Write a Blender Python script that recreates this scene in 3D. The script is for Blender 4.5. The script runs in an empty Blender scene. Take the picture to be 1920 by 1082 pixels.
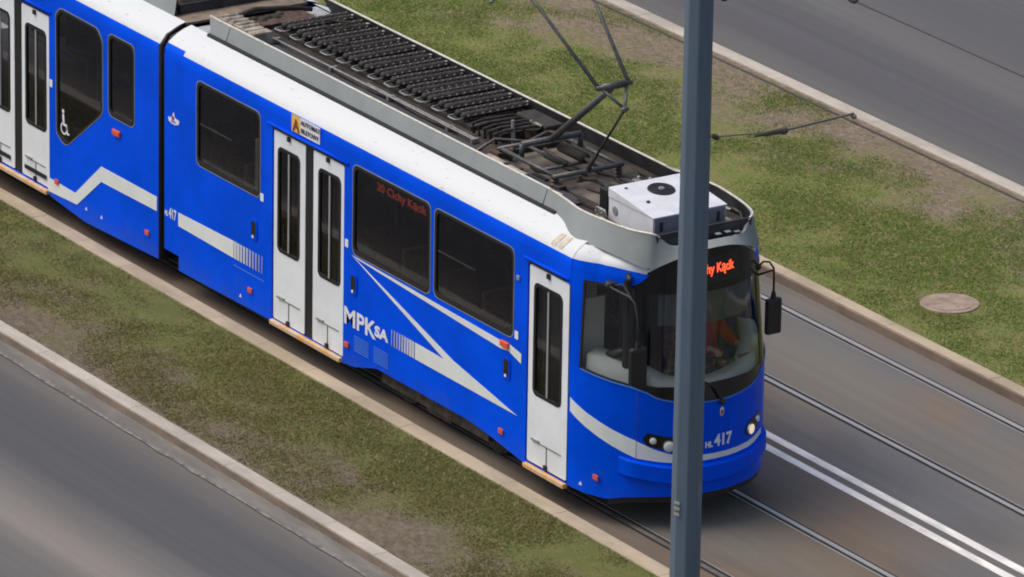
import bpy, bmesh, math, random
import numpy as np
from mathutils import Vector, Matrix
random.seed(7); rng = np.random.default_rng(11)
R = math.radians
SC = bpy.context.scene
C = SC.collection

# ------------------------------------------------------------------ camera
F, PITCH, HEAD, ROLL = 14129.55, 0.339829678, 0.992663652, 0.0170094209
CAMLOC = Vector((63.0, -41.8046922, 28.4617513))
fw = Vector((-math.sin(HEAD)*math.cos(PITCH), math.cos(HEAD)*math.cos(PITCH), -math.sin(PITCH)))
rt = fw.cross(Vector((0, 0, 1))).normalized(); up = rt.cross(fw)
rt2 = rt*math.cos(ROLL) + up*math.sin(ROLL); up2 = up*math.cos(ROLL) - rt*math.sin(ROLL)
cam = bpy.data.cameras.new('camera'); camo = bpy.data.objects.new('camera', cam); C.objects.link(camo)
m = Matrix((rt2, up2, -fw)).transposed().to_4x4(); m.translation = CAMLOC
camo.matrix_world = m
cam.sensor_width = 36; cam.lens = F/1920*36; cam.clip_start = 1; cam.clip_end = 3000
SC.camera = camo

# ------------------------------------------------------------------ light
SUN_EL, SUN_AZ = R(60), R(-125)      # direction towards the sun
w = bpy.data.worlds.new('World'); SC.world = w; w.use_nodes = True
nt = w.node_tree; bg = nt.nodes['Background']
sky = nt.nodes.new('ShaderNodeTexSky'); sky.sky_type = 'NISHITA'; sky.sun_disc = False
sky.sun_elevation = SUN_EL; sky.sun_rotation = math.pi/2 - SUN_AZ
sky.air_density = 1.0; sky.dust_density = 5.0; sky.ozone_density = 0.6
nt.links.new(sky.outputs[0], bg.inputs[0]); bg.inputs[1].default_value = 0.132
sun = bpy.data.lights.new('sun', 'SUN'); sun.energy = 1.35; sun.angle = R(42); sun.color = (1, 0.95, 0.88)
so = bpy.data.objects.new('sun', sun); C.objects.link(so)
sd = Vector((math.cos(SUN_EL)*math.cos(SUN_AZ), math.cos(SUN_EL)*math.sin(SUN_AZ), math.sin(SUN_EL)))
so.rotation_euler = sd.to_track_quat('Z', 'Y').to_euler()
SC.view_settings.view_transform = 'Standard'; SC.view_settings.look = 'None'
SC.view_settings.gamma = 1; SC.view_settings.exposure = 0.15
SC.cycles.filter_width = 1.9
SC.cycles.max_bounces = 8; SC.cycles.transparent_max_bounces = 12

# ------------------------------------------------------------------ materials
def mat(name, col, rough=0.5, metal=0.0, spec=0.5, var=0.0, vscale=3.0, stretch=(1, 1, 1), bump=0.0, bscale=40, col2=None, emit=None, estr=0, coat=0.0, c2thr=(0.4, 0.6)):
    M = bpy.data.materials.new(name); M.use_nodes = True; n = M.node_tree.nodes; L = M.node_tree.links
    b = n['Principled BSDF']; b.inputs['Base Color'].default_value = (*col, 1)
    b.inputs['Roughness'].default_value = rough; b.inputs['Metallic'].default_value = metal
    b.inputs['Specular IOR Level'].default_value = spec
    if coat: b.inputs['Coat Weight'].default_value = coat; b.inputs['Coat Roughness'].default_value = 0.12
    if emit: b.inputs['Emission Color'].default_value = (*emit, 1); b.inputs['Emission Strength'].default_value = estr
    if var or bump or col2:
        tc = n.new('ShaderNodeTexCoord'); mp = n.new('ShaderNodeMapping'); mp.inputs['Scale'].default_value = stretch
        L.new(tc.outputs['Object'], mp.inputs[0])
    if var or col2:
        tx = n.new('ShaderNodeTexNoise'); tx.inputs['Scale'].default_value = vscale; tx.inputs['Detail'].default_value = 6; tx.inputs['Roughness'].default_value = 0.62
        L.new(mp.outputs[0], tx.inputs['Vector'])
        cr = n.new('ShaderNodeValToRGB'); L.new(tx.outputs[0], cr.inputs[0])
        e = cr.color_ramp.elements; e[0].position, e[1].position = c2thr
        if col2: e[0].color = (*col, 1); e[1].color = (*col2, 1)
        else:
            e[0].color = (*[c*(1-var) for c in col], 1); e[1].color = (*[min(1, c*(1+var)) for c in col], 1)
        L.new(cr.outputs[0], b.inputs['Base Color'])
    if bump:
        t2 = n.new('ShaderNodeTexNoise'); t2.inputs['Scale'].default_value = bscale; t2.inputs['Detail'].default_value = 5
        L.new(mp.outputs[0], t2.inputs['Vector'])
        bp = n.new('ShaderNodeBump'); bp.inputs['Strength'].default_value = bump; bp.inputs['Distance'].default_value = 0.02
        L.new(t2.outputs[0], bp.inputs['Height']); L.new(bp.outputs[0], b.inputs['Normal'])
    return M
def add_dust(M):
    n = M.node_tree.nodes; L = M.node_tree.links; b = n['Principled BSDF']; src = b.inputs['Base Color'].links[0].from_socket
    g = n.new('ShaderNodeNewGeometry'); sp = n.new('ShaderNodeSeparateXYZ'); L.new(g.outputs['Position'], sp.inputs[0])
    mp = n.new('ShaderNodeMapping'); mp.inputs['Scale'].default_value = (1.5, 1, 4); L.new(g.outputs['Position'], mp.inputs[0])
    q = n.new('ShaderNodeTexNoise'); q.inputs['Scale'].default_value = 1.7; q.inputs['Detail'].default_value = 7; L.new(mp.outputs[0], q.inputs['Vector'])
    mr = n.new('ShaderNodeMapRange'); mr.inputs[1].default_value = .85; mr.inputs[2].default_value = .25; mr.inputs[3].default_value = -.25; mr.inputs[4].default_value = .18; L.new(sp.outputs[2], mr.inputs[0])
    ad = n.new('ShaderNodeMath'); ad.operation = 'ADD'; L.new(q.outputs[0], ad.inputs[0]); L.new(mr.outputs[0], ad.inputs[1])
    r2 = n.new('ShaderNodeMapRange'); r2.inputs[1].default_value = .48; r2.inputs[2].default_value = .85; r2.inputs[4].default_value = .30; L.new(ad.outputs[0], r2.inputs[0])
    mx = n.new('ShaderNodeMix'); mx.data_type = 'RGBA'; L.new(r2.outputs[0], mx.inputs[0]); L.new(src, mx.inputs[6]); mx.inputs[7].default_value = (.06, .08, .14, 1); L.new(mx.outputs[2], b.inputs['Base Color'])
BLUE = mat('blue_paint', (0.0, 0.078, 0.78), 0.32, spec=0.05, var=0.10, vscale=1.1, bump=0.02, bscale=1.6)
add_dust(BLUE)
WHITE = mat('roof_white_paint', (0.40, 0.41, 0.41), 0.5, spec=.3, vscale=7, stretch=(1, 2.5, 2.5), col2=(0.63, 0.66, 0.68), c2thr=(.26, .38))
DOORW = mat('door_paint', (0.76, 0.80, 0.83), 0.4, var=0.05, vscale=2.2)
STRIPE = mat('pale_stripe_film', (0.72, 0.76, 0.75), 0.45, var=0.03, vscale=4)
FADE = [mat('fading_film', (0.60-0.07*i, 0.63-0.065*i, 0.63-0.012*i), 0.45) for i in range(5)]
GREY = mat('shroud_grey_paint', (0.235, 0.262, 0.262), 0.5, var=0.06, vscale=2)
RIM = mat('bare_aluminium_edge', (0.62, 0.60, 0.54), 0.45, metal=0.1, var=0.1, vscale=12)
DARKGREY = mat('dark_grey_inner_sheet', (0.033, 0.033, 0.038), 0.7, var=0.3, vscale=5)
TRAY = mat('dirty_roof_floor', (0.024, 0.022, 0.021), 0.85, var=0.3, vscale=3, col2=(0.062, 0.052, 0.042), bump=0.3, bscale=25)
BLACK = mat('black_rubber_and_shadow', (0.012, 0.012, 0.013), 0.5)
BLACKP = mat('black_gloss_mask', (0.006, 0.006, 0.008), 0.22)
UNDER = mat('underframe_grime', (0.035, 0.03, 0.026), 0.9, var=0.4, vscale=6)
BOGIE = mat('dusty_bogie_steel', (0.06, 0.047, 0.038), 0.85, var=0.5, vscale=8)
RESI = mat('resistor_ceramic', (0.030, 0.026, 0.022), 0.75, var=0.4, vscale=9)
BEAD = mat('insulator_bead', (0.10, 0.085, 0.075), 0.5, var=0.3, vscale=9)
STEEL = mat('worn_steel', (0.34, 0.33, 0.31), 0.45, metal=0.5, var=0.2, vscale=14)
PANTO = mat('pantograph_paint', (0.085, 0.088, 0.088), 0.45, metal=0.2, var=0.25, vscale=9)
RUST = mat('rusty_casting', (0.075, 0.042, 0.030), 0.85, var=0.5, vscale=14)
ACW = mat('air_conditioner_white', (0.66, 0.68, 0.72), 0.42, var=0.06, vscale=5)
ACF = mat('air_conditioner_grey_and_shade', (0.21, 0.22, 0.25), 0.5, var=0.08, vscale=6)  # grey of small fittings; on the front face it paints in shade
BEIGE = mat('beige_gritty_cover', (0.30, 0.27, 0.22), 0.8, var=0.35, vscale=9, bump=0.3, bscale=60)
BROWNBOX = mat('brown_roof_box', (0.20, 0.155, 0.115), 0.75, var=0.25, vscale=5)
ORANGE = mat('orange_sill_paint', (0.62, 0.33, 0.10), 0.6, col2=(0.55, 0.45, 0.33), vscale=9)
LAMPO = mat('orange_marker_lens', (0.75, 0.10, 0.03), 0.3)
REDREF = mat('red_reflector', (0.62, 0.10, 0.06), 0.35)
LED = mat('led_amber_red', (0.3, 0.02, 0.01), 0.5, emit=(1, 0.09, 0.03), estr=1.7)
LEDD = mat('led_dim', (0.2, 0.02, 0.01), 0.5, emit=(1, 0.13, 0.08), estr=0.42)
LAMP = mat('warm_headlamp_glass', (0.8, 0.75, 0.6), 0.15, emit=(1, 0.74, 0.46), estr=0.55)
LAMPD = mat('clear_lamp_glass', (0.62, 0.66, 0.66), 0.12)
CHROME = mat('lamp_reflector_chrome', (0.7, 0.7, 0.7), 0.2, metal=0.9)
STICKW = mat('white_sticker', (0.78, 0.80, 0.84), 0.4)
STICKY = mat('yellow_sticker', (0.80, 0.50, 0.12), 0.4)
INK = mat('dark_ink', (0.05, 0.05, 0.06), 0.5)
BROWNINK = mat('brown_ink', (0.28, 0.06, 0.01), 0.5)
LBLUE = mat('pale_blue_film', (0.06, 0.20, 0.62), 0.45)
REDINK = mat('red_emblem_ink', (0.40, 0.03, 0.05), 0.5)
DASH = mat('dashboard_grey_green', (0.40, 0.405, 0.40), 0.55, var=0.05, vscale=5)
PARTI = mat('partition_beige', (0.60, 0.55, 0.48), 0.6)
VISOR = mat('sun_blind_dark', (0.05, 0.055, 0.065), 0.6)
SEATM = mat('seat_fabric', (0.24, 0.13, 0.13), 0.9, var=0.4, vscale=30)
INTER = mat('interior_lining', (0.12, 0.12, 0.12), 0.7)
FLOORI = mat('interior_floor', (0.11, 0.11, 0.11), 0.8)
RAILM = mat('hand_rail_steel', (0.34, 0.33, 0.32), 0.45)
JACKET = mat('red_jacket', (0.50, 0.008, 0.02), 0.8, var=0.2, vscale=12)
TROUS = mat('dark_trousers', (0.02, 0.022, 0.03), 0.85)
SKIN = mat('skin', (0.50, 0.30, 0.22), 0.55)
HAIR = mat('hair', (0.04, 0.025, 0.018), 0.7)
def glass(name, tint, rough=0.03):
    M = bpy.data.materials.new(name); M.use_nodes = True; n = M.node_tree.nodes; L = M.node_tree.links
    n.remove(n['Principled BSDF']); o = n['Material Output']
    t = n.new('ShaderNodeBsdfTransparent'); t.inputs[0].default_value = (*tint, 1)
    g = n.new('ShaderNodeBsdfGlossy'); g.inputs['Roughness'].default_value = rough; g.inputs[0].default_value = (1, 1, 1, 1)
    ge = n.new('ShaderNodeNewGeometry'); dt = n.new('ShaderNodeVectorMath'); dt.operation = 'DOT_PRODUCT'; L.new(ge.outputs['Normal'], dt.inputs[0]); L.new(ge.outputs['Incoming'], dt.inputs[1])
    def mth(op, a, b=None):
        k = n.new('ShaderNodeMath'); k.operation = op
        for i, v in enumerate((a, b)):
            if v is None: continue
            if isinstance(v, (int, float)): k.inputs[i].default_value = v
            else: L.new(v, k.inputs[i])
        return k.outputs[0]
    f_ = mth('ADD', mth('MULTIPLY', mth('POWER', mth('SUBTRACT', 1.0, mth('ABSOLUTE', dt.outputs['Value'])), 5.0), 0.96), 0.035)
    x = n.new('ShaderNodeMixShader'); L.new(f_, x.inputs[0]); L.new(t.outputs[0], x.inputs[1]); L.new(g.outputs[0], x.inputs[2]); L.new(x.outputs[0], o.inputs[0])
    return M
TINT = glass('tinted_glass', (0.54, 0.545, 0.55)); DOORG = glass('door_glass', (0.60, 0.61, 0.62)); CLEAR = glass('clear_glass', (0.90, 0.92, 0.91)); DEEPT = glass('deep_tinted_glass', (0.30, 0.31, 0.32))

# ------------------------------------------------------------------ helpers
def link(name, me, m, parent=None, smooth=False):
    o = bpy.data.objects.new(name, me); C.objects.link(o)
    if m and not me.materials: me.materials.append(m)
    if parent: o.parent = parent
    if smooth:
        for p in me.polygons: p.use_smooth = True
    return o
def obj(name, bm, m, parent=None, smooth=False, bevel=0):
    bmesh.ops.recalc_face_normals(bm, faces=bm.faces)
    me = bpy.data.meshes.new(name); bm.to_mesh(me); bm.free()
    o = link(name, me, m, parent, smooth)
    if bevel:
        b = o.modifiers.new('bevel', 'BEVEL'); b.width = bevel; b.segments = 2; b.limit_method = 'ANGLE'
    return o
def box(bm, x0, x1, y0, y1, z0, z1):
    v = [bm.verts.new((x, y, z)) for z in (z0, z1) for y in (y0, y1) for x in (x0, x1)]
    for f in ((0, 1, 3, 2), (4, 6, 7, 5), (0, 4, 5, 1), (2, 3, 7, 6), (0, 2, 6, 4), (1, 5, 7, 3)): bm.faces.new([v[i] for i in f])
    return v
def tube(bm, pts, r, n=8, cap=True):
    pts = [Vector(p) for p in pts]; rs = r if isinstance(r, (list, tuple)) else [r]*len(pts)
    rings = []
    for i, p in enumerate(pts):
        d = ((pts[i+1]-p).normalized() if i < len(pts)-1 else Vector()) + ((p-pts[i-1]).normalized() if i else Vector())
        d.normalize(); a = Vector((0, 0, 1)) if abs(d.z) < 0.9 else Vector((1, 0, 0))
        u = d.cross(a).normalized(); v = d.cross(u)
        rings.append([bm.verts.new(p+(u*math.cos(2*math.pi*k/n)+v*math.sin(2*math.pi*k/n))*rs[i]) for k in range(n)])
    for a, b in zip(rings, rings[1:]):
        for k in range(n): bm.faces.new((a[k], a[(k+1) % n], b[(k+1) % n], b[k]))
    if cap: bm.faces.new(rings[0]); bm.faces.new(rings[-1])
def ball(bm, c, r, sx=1, sy=1, sz=1, seg=10):
    m4 = Matrix.Translation(c) @ Matrix.Diagonal((r*sx, r*sy, r*sz, 1))
    bmesh.ops.create_uvsphere(bm, u_segments=seg, v_segments=max(6, seg//2+2), radius=1, matrix=m4)
def empty(name, loc=(0, 0, 0)):
    o = bpy.data.objects.new(name, None); C.objects.link(o); o.location = loc; return o
def tag(o, label, cat=None, group=None, kind=None):
    if label: o['label'] = label
    if cat: o['category'] = cat
    if group: o['group'] = group
    if kind: o['kind'] = kind
    return o
def put(o, parent, loc=None):
    o.parent = parent
    if loc: o.location = loc
def rrect(x0, z0, x1, z1, r, n=5):
    P = []
    for cx, cz, a in ((x1-r, z1-r, 0), (x0+r, z1-r, 90), (x0+r, z0+r, 180), (x1-r, z0+r, 270)):
        P += [(cx+r*math.cos(R(a+90*k/n)), cz+r*math.sin(R(a+90*k/n))) for k in range(n+1)]
    return P
def fill2d(loops, thick):
    """flat sheet with holes, as a mesh in (x, y), thickness along z"""
    cu = bpy.data.curves.new('sheet', 'CURVE'); cu.dimensions = '2D'; cu.fill_mode = 'BOTH'; cu.extrude = thick/2
    for lp in loops:
        s = cu.splines.new('POLY'); s.points.add(len(lp)-1)
        for i, (x, y) in enumerate(lp): s.points[i].co = (x, y, 0, 1)
        s.use_cyclic_u = True
    t = bpy.data.objects.new('tmp', cu); C.objects.link(t)
    dg = bpy.context.evaluated_depsgraph_get(); dg.update()
    me = bpy.data.meshes.new_from_object(t.evaluated_get(dg)); bpy.data.objects.remove(t); return me
def text2d(s, size, thick=0.002, offset=0.0, shear=0.0, sx=1.0):
    cu = bpy.data.curves.new('lettering', 'FONT'); cu.body = s; cu.size = size; cu.extrude = thick/2; cu.offset = offset; cu.shear = shear; cu.resolution_u = 3
    t = bpy.data.objects.new('tmp', cu); C.objects.link(t)
    dg = bpy.context.evaluated_depsgraph_get(); dg.update()
    me = bpy.data.meshes.new_from_object(t.evaluated_get(dg)); bpy.data.objects.remove(t)
    for v in me.vertices: v.co.x *= sx
    return me
# body plan: perimeter map (s, z, outward) -> xyz ; s equals x on the near side up to 1.75
HALFW = 1.15
_o = [(0.5, 1.15), (1.75, 1.15), (1.9, 1.138), (2.05, 1.10), (2.2, 1.035), (2.33, 0.96), (2.45, 0.87), (2.55, 0.78), (2.63, 0.68), (2.70, 0.58), (2.76, 0.46), (2.81, 0.31), (2.845, 0.16), (2.855, 0.0)]
_path = [(-40.0, -1.15)] + [(a, -b) for a, b in _o] + [(a, b) for a, b in _o[::-1][1:]] + [(-40.0, 1.15)]
_S = [-40.0]
for a, b in zip(_path, _path[1:]): _S.append(_S[-1]+math.hypot(b[0]-a[0], b[1]-a[1]))
STOT = _S[-1]; SMID = (STOT-40)/2
def per(s):
    s = max(-39.99, min(STOT-0.01, s))
    i = int(np.searchsorted(_S, s))-1; i = max(0, min(len(_path)-2, i))
    def nrm(j):
        j = max(0, min(len(_path)-2, j)); a, b = _path[j], _path[j+1]; l = math.hypot(b[0]-a[0], b[1]-a[1]); return ((b[1]-a[1])/l, -(b[0]-a[0])/l)
    a, b = _path[i], _path[i+1]; t = (s-_S[i])/(_S[i+1]-_S[i])
    n0, n1, n2 = nrm(i-1), nrm(i), nrm(i+1)
    if t < .5: k = .5-t; n = (n1[0]*(1-k)+n0[0]*k, n1[1]*(1-k)+n0[1]*k)
    else: k = t-.5; n = (n1[0]*(1-k)+n2[0]*k, n1[1]*(1-k)+n2[1]*k)
    if i in (0, len(_path)-2): n = n1
    l = math.hypot(*n)
    return (a[0]+(b[0]-a[0])*t, a[1]+(b[1]-a[1])*t, n[0]/l, n[1]/l)
def M3(s, z, o=0.0):
    x, y, nx, ny = per(s); o -= .085*max(0, z-1.55)*max(0, min(1, (x-1.80)/.30)); return Vector((x+nx*o, y+ny*o, z))
def s_of(x, side=-1):
    """perimeter position of plan x on the near (-1) or far (+1) half"""
    lo, hi = -39.0, SMID
    for _ in range(40):
        mid = (lo+hi)/2
        if per(mid)[0] < x: lo = mid
        else: hi = mid
    return lo if side < 0 else 2*SMID-lo
def lerp(tab, x):
    return float(np.interp(x, [t[0] for t in tab], [t[1] for t in tab]))
def strip(name, s0, s1, zlo, zhi, off, m, parent, thick=0.012, ns=None, nz=1, smooth=True):
    """curved sheet on the perimeter with its own thickness"""
    ns = ns or max(1, int((s1-s0)/0.04)); bm = bmesh.new(); G = []
    for layer in (0, 1):
        g = []
        for i in range(ns+1):
            s = s0+(s1-s0)*i/ns; a, b = zlo(s) if callable(zlo) else zlo, zhi(s) if callable(zhi) else zhi
            g.append([bm.verts.new(M3(s, a+(b-a)*k/nz, (off(s, k/nz) if callable(off) else off) - layer*thick)) for k in range(nz+1)])
        G.append(g)
    for g in G:
        for i in range(ns):
            for k in range(nz): bm.faces.new((g[i][k], g[i+1][k], g[i+1][k+1], g[i][k+1]))
    A, B = G
    for i in range(ns):
        bm.faces.new((A[i][0], B[i][0], B[i+1][0], A[i+1][0])); bm.faces.new((A[i][nz], A[i+1][nz], B[i+1][nz], B[i][nz]))
    for k in range(nz):
        bm.faces.new((A[0][k], A[0][k+1], B[0][k+1], B[0][k])); bm.faces.new((A[ns][k], B[ns][k], B[ns][k+1], A[ns][k+1]))
    o = obj(name, bm, m, parent)
    if smooth:
        for p in o.data.polygons: p.use_smooth = True
        e = o.modifiers.new('split', 'EDGE_SPLIT'); e.split_angle = R(40)
    return o
def near(me, Y=-HALFW, dx=0, dz=0):
    """(x, y, t) sheet -> near side plane"""
    for v in me.vertices: v.co = Vector((v.co.x+dx, Y-v.co.z, v.co.y+dz))
    me.update(); return me
def side(name, loops, m, parent, Y=-HALFW, thick=0.03, far=False):
    me = fill2d(loops, thick)
    for v in me.vertices: v.co = Vector((v.co.x, (Y+thick/2-v.co.z) if not far else (-Y-thick/2+v.co.z), v.co.y))
    return link(name, me, m, parent)
def decal(name, loop, m, parent, off=0.003, far=False):
    me = fill2d([loop], 0.003); near(me, -HALFW-off-0.0015); return link(name, me, m, parent)
def wrap(name, me, s0, z0, off, m, parent):
    for v in me.vertices: v.co = M3(s0+v.co.x, z0+v.co.y, off+v.co.z)
    me.update(); return link(name, me, m, parent)

# ------------------------------------------------------------------ ground, roads, track bed
def sheet(name, x0, x1, y0, y1, z, m, kind='structure', nx=1, ny=1):
    bm = bmesh.new()
    g = [[bm.verts.new((x0+(x1-x0)*i/nx, y0+(y1-y0)*j/ny, z)) for j in range(ny+1)] for i in range(nx+1)]
    for i in range(nx):
        for j in range(ny): bm.faces.new((g[i][j], g[i+1][j], g[i+1][j+1], g[i][j+1]))
    o = obj(name, bm, m); o['kind'] = kind; return o
def asphalt(name, base, bands, patches=None, grain=0.10, stretch=(0.16, 1, 1)):
    """bands: list of (y, colour) wear stripes along the road"""
    M = bpy.data.materials.new(name); M.use_nodes = True; n = M.node_tree.nodes; L = M.node_tree.links
    b = n['Principled BSDF']; b.inputs['Roughness'].default_value = 0.85; b.inputs['Specular IOR Level'].default_value = 0.2
    bands = [(y, (c[0]*.84, c[1]*.85, c[2]*.84)) for y, c in bands]
    tc = n.new('ShaderNodeTexCoord'); sp = n.new('ShaderNodeSeparateXYZ'); L.new(tc.outputs['Object'], sp.inputs[0])
    mp = n.new('ShaderNodeMapping'); mp.inputs['Scale'].default_value = stretch; L.new(tc.outputs['Object'], mp.inputs[0])
    nz = n.new('ShaderNodeTexNoise'); nz.inputs['Scale'].default_value = 1.1; nz.inputs['Detail'].default_value = 4; L.new(mp.outputs[0], nz.inputs['Vector'])
    # wobble y a little so the stripes are not ruler straight
    ma = n.new('ShaderNodeMath'); ma.operation = 'MULTIPLY_ADD'; ma.inputs[1].default_value = 0.5; L.new(nz.outputs[0], ma.inputs[0]); L.new(sp.outputs[1], ma.inputs[2])
    y0, y1 = bands[0][0], bands[-1][0]
    mr = n.new('ShaderNodeMapRange'); mr.inputs[1].default_value = y0+0.25; mr.inputs[2].default_value = y1+0.25; L.new(ma.outputs[0], mr.inputs[0])
    cr = n.new('ShaderNodeValToRGB'); L.new(mr.outputs[0], cr.inputs[0]); cr.color_ramp.interpolation = 'EASE'
    el = cr.color_ramp.elements
    while len(el) < len(bands): el.new(0.5)
    for e, (y, c) in zip(el, bands): e.position = (y-y0)/(y1-y0)
    for i, (y, c) in enumerate(bands): el[i].color = (*c, 1)
    last = cr.outputs[0]
    if patches:
        for col, sc, thr, sd_, st in patches:
            m2 = n.new('ShaderNodeMapping'); m2.inputs['Scale'].default_value = st; m2.inputs['Location'].default_value = (sd_, sd_*1.7, 0); L.new(tc.outputs['Object'], m2.inputs[0])
            q = n.new('ShaderNodeTexNoise'); q.inputs['Scale'].default_value = sc; q.inputs['Detail'].default_value = 5; L.new(m2.outputs[0], q.inputs['Vector'])
            r2 = n.new('ShaderNodeMapRange'); r2.inputs[1].default_value = thr; r2.inputs[2].default_value = thr+0.30; L.new(q.outputs[0], r2.inputs[0])
            mx = n.new('ShaderNodeMix'); mx.data_type = 'RGBA'; L.new(r2.outputs[0], mx.inputs[0]); L.new(last, mx.inputs[6]); mx.inputs[7].default_value = (*col, 1); last = mx.outputs[2]
    g = n.new('ShaderNodeTexNoise'); g.inputs['Scale'].default_value = 60; g.inputs['Detail'].default_value = 4; L.new(tc.outputs['Object'], g.inputs['Vector'])
    gr = n.new('ShaderNodeMapRange'); gr.inputs[1].default_value = 0.3; gr.inputs[2].default_value = 0.7; gr.inputs[3].default_value = 1-grain; gr.inputs[4].default_value = 1+grain; L.new(g.outputs[0], gr.inputs[0])
    m3 = n.new('ShaderNodeMapping'); m3.inputs['Scale'].default_value = (.12, 7, 1); L.new(tc.outputs['Object'], m3.inputs[0])
    g3 = n.new('ShaderNodeTexNoise'); g3.inputs['Scale'].default_value = 1.0; g3.inputs['Detail'].default_value = 6; L.new(m3.outputs[0], g3.inputs['Vector'])
    r3 = n.new('ShaderNodeMapRange'); r3.inputs[1].default_value = .3; r3.inputs[2].default_value = .7; r3.inputs[3].default_value = .93; r3.inputs[4].default_value = 1.07; L.new(g3.outputs[0], r3.inputs[0])
    v3 = n.new('ShaderNodeVectorMath'); v3.operation = 'SCALE'; L.new(last, v3.inputs[0]); L.new(r3.outputs[0], v3.inputs['Scale']); last = v3.outputs[0]
    vm = n.new('ShaderNodeVectorMath'); vm.operation = 'SCALE'; L.new(last, vm.inputs[0]); L.new(gr.outputs[0], vm.inputs['Scale'])
    L.new(vm.outputs[0], b.inputs['Base Color'])
    bp = n.new('ShaderNodeBump'); bp.inputs['Strength'].default_value = 0.25; bp.inputs['Distance'].default_value = 0.01; L.new(g.outputs[0], bp.inputs['Height']); L.new(bp.outputs[0], b.inputs['Normal'])
    return M
a1 = (0.125, 0.125, 0.135); a2 = (0.175, 0.165, 0.16); a3 = (0.105, 0.105, 0.115)
ROADN = asphalt('near_road_asphalt', a1, [(-9.0, a1), (-7.6, a1), (-6.7, (0.16, 0.153, 0.15)), (-6.05, (0.25, 0.228, 0.212)), (-5.55, (0.16, 0.153, 0.15)), (-5.1, a3), (-4.4, a3), (-4.05, (0.15, 0.14, 0.135)), (-3.7, (0.215, 0.20, 0.185))])
ROADF = asphalt('far_road_asphalt', a1, [(9.1, (0.19, 0.175, 0.16)), (9.5, (0.145, 0.14, 0.14)), (10.0, (0.115, 0.113, 0.125)), (10.9, (0.115, 0.113, 0.125)), (11.5, (0.15, 0.148, 0.148)), (12.3, (0.125, 0.123, 0.132)), (13.2, (0.12, 0.118, 0.13)), (14.5, (0.15, 0.147, 0.147)), (16, a1)])
gz = (0.135, 0.135, 0.142)
BED = asphalt('track_bed_asphalt', gz, [(-1.3, (0.175, 0.135, 0.105)), (-0.85, (0.165, 0.13, 0.105)), (-0.6, (0.155, 0.135, 0.115)), (0.3, (0.165, 0.145, 0.12)), (0.95, (0.155, 0.135, 0.12)), (1.35, (0.165, 0.16, 0.162)), (2.7, (0.17, 0.168, 0.176)), (3.1, (0.18, 0.168, 0.158)), (3.8, (0.195, 0.182, 0.168)), (4.4, (0.175, 0.172, 0.174)), (5.0, (0.20, 0.175, 0.155))],
              patches=[((0.20, 0.142, 0.092), 0.7, 0.50, 3.1, (0.45, 0.9, 1)), ((0.09, 0.085, 0.082), 0.7, 0.56, 9.2, (0.4, 1.0, 1)), ((0.19, 0.175, 0.15), 0.6, 0.50, 17.0, (0.35, 1.0, 1))], stretch=(0.3, 1, 1))
EARTH = mat('bare_earth', (0.09, 0.075, 0.055), 0.95, var=0.3, vscale=2, col2=(0.07, 0.10, 0.03), bump=0.4, bscale=20)
sheet('ground', -400, 400, -300, 500, -0.35, EARTH)
sheet('road', -120, 90, -45, -3.70, 0.0, ROADN)
sheet('road', -120, 90, 9.10, 40, 0.0, ROADF)
sheet('track_bed', -120, 90, -1.27, 4.95, 0.0, BED)
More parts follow.
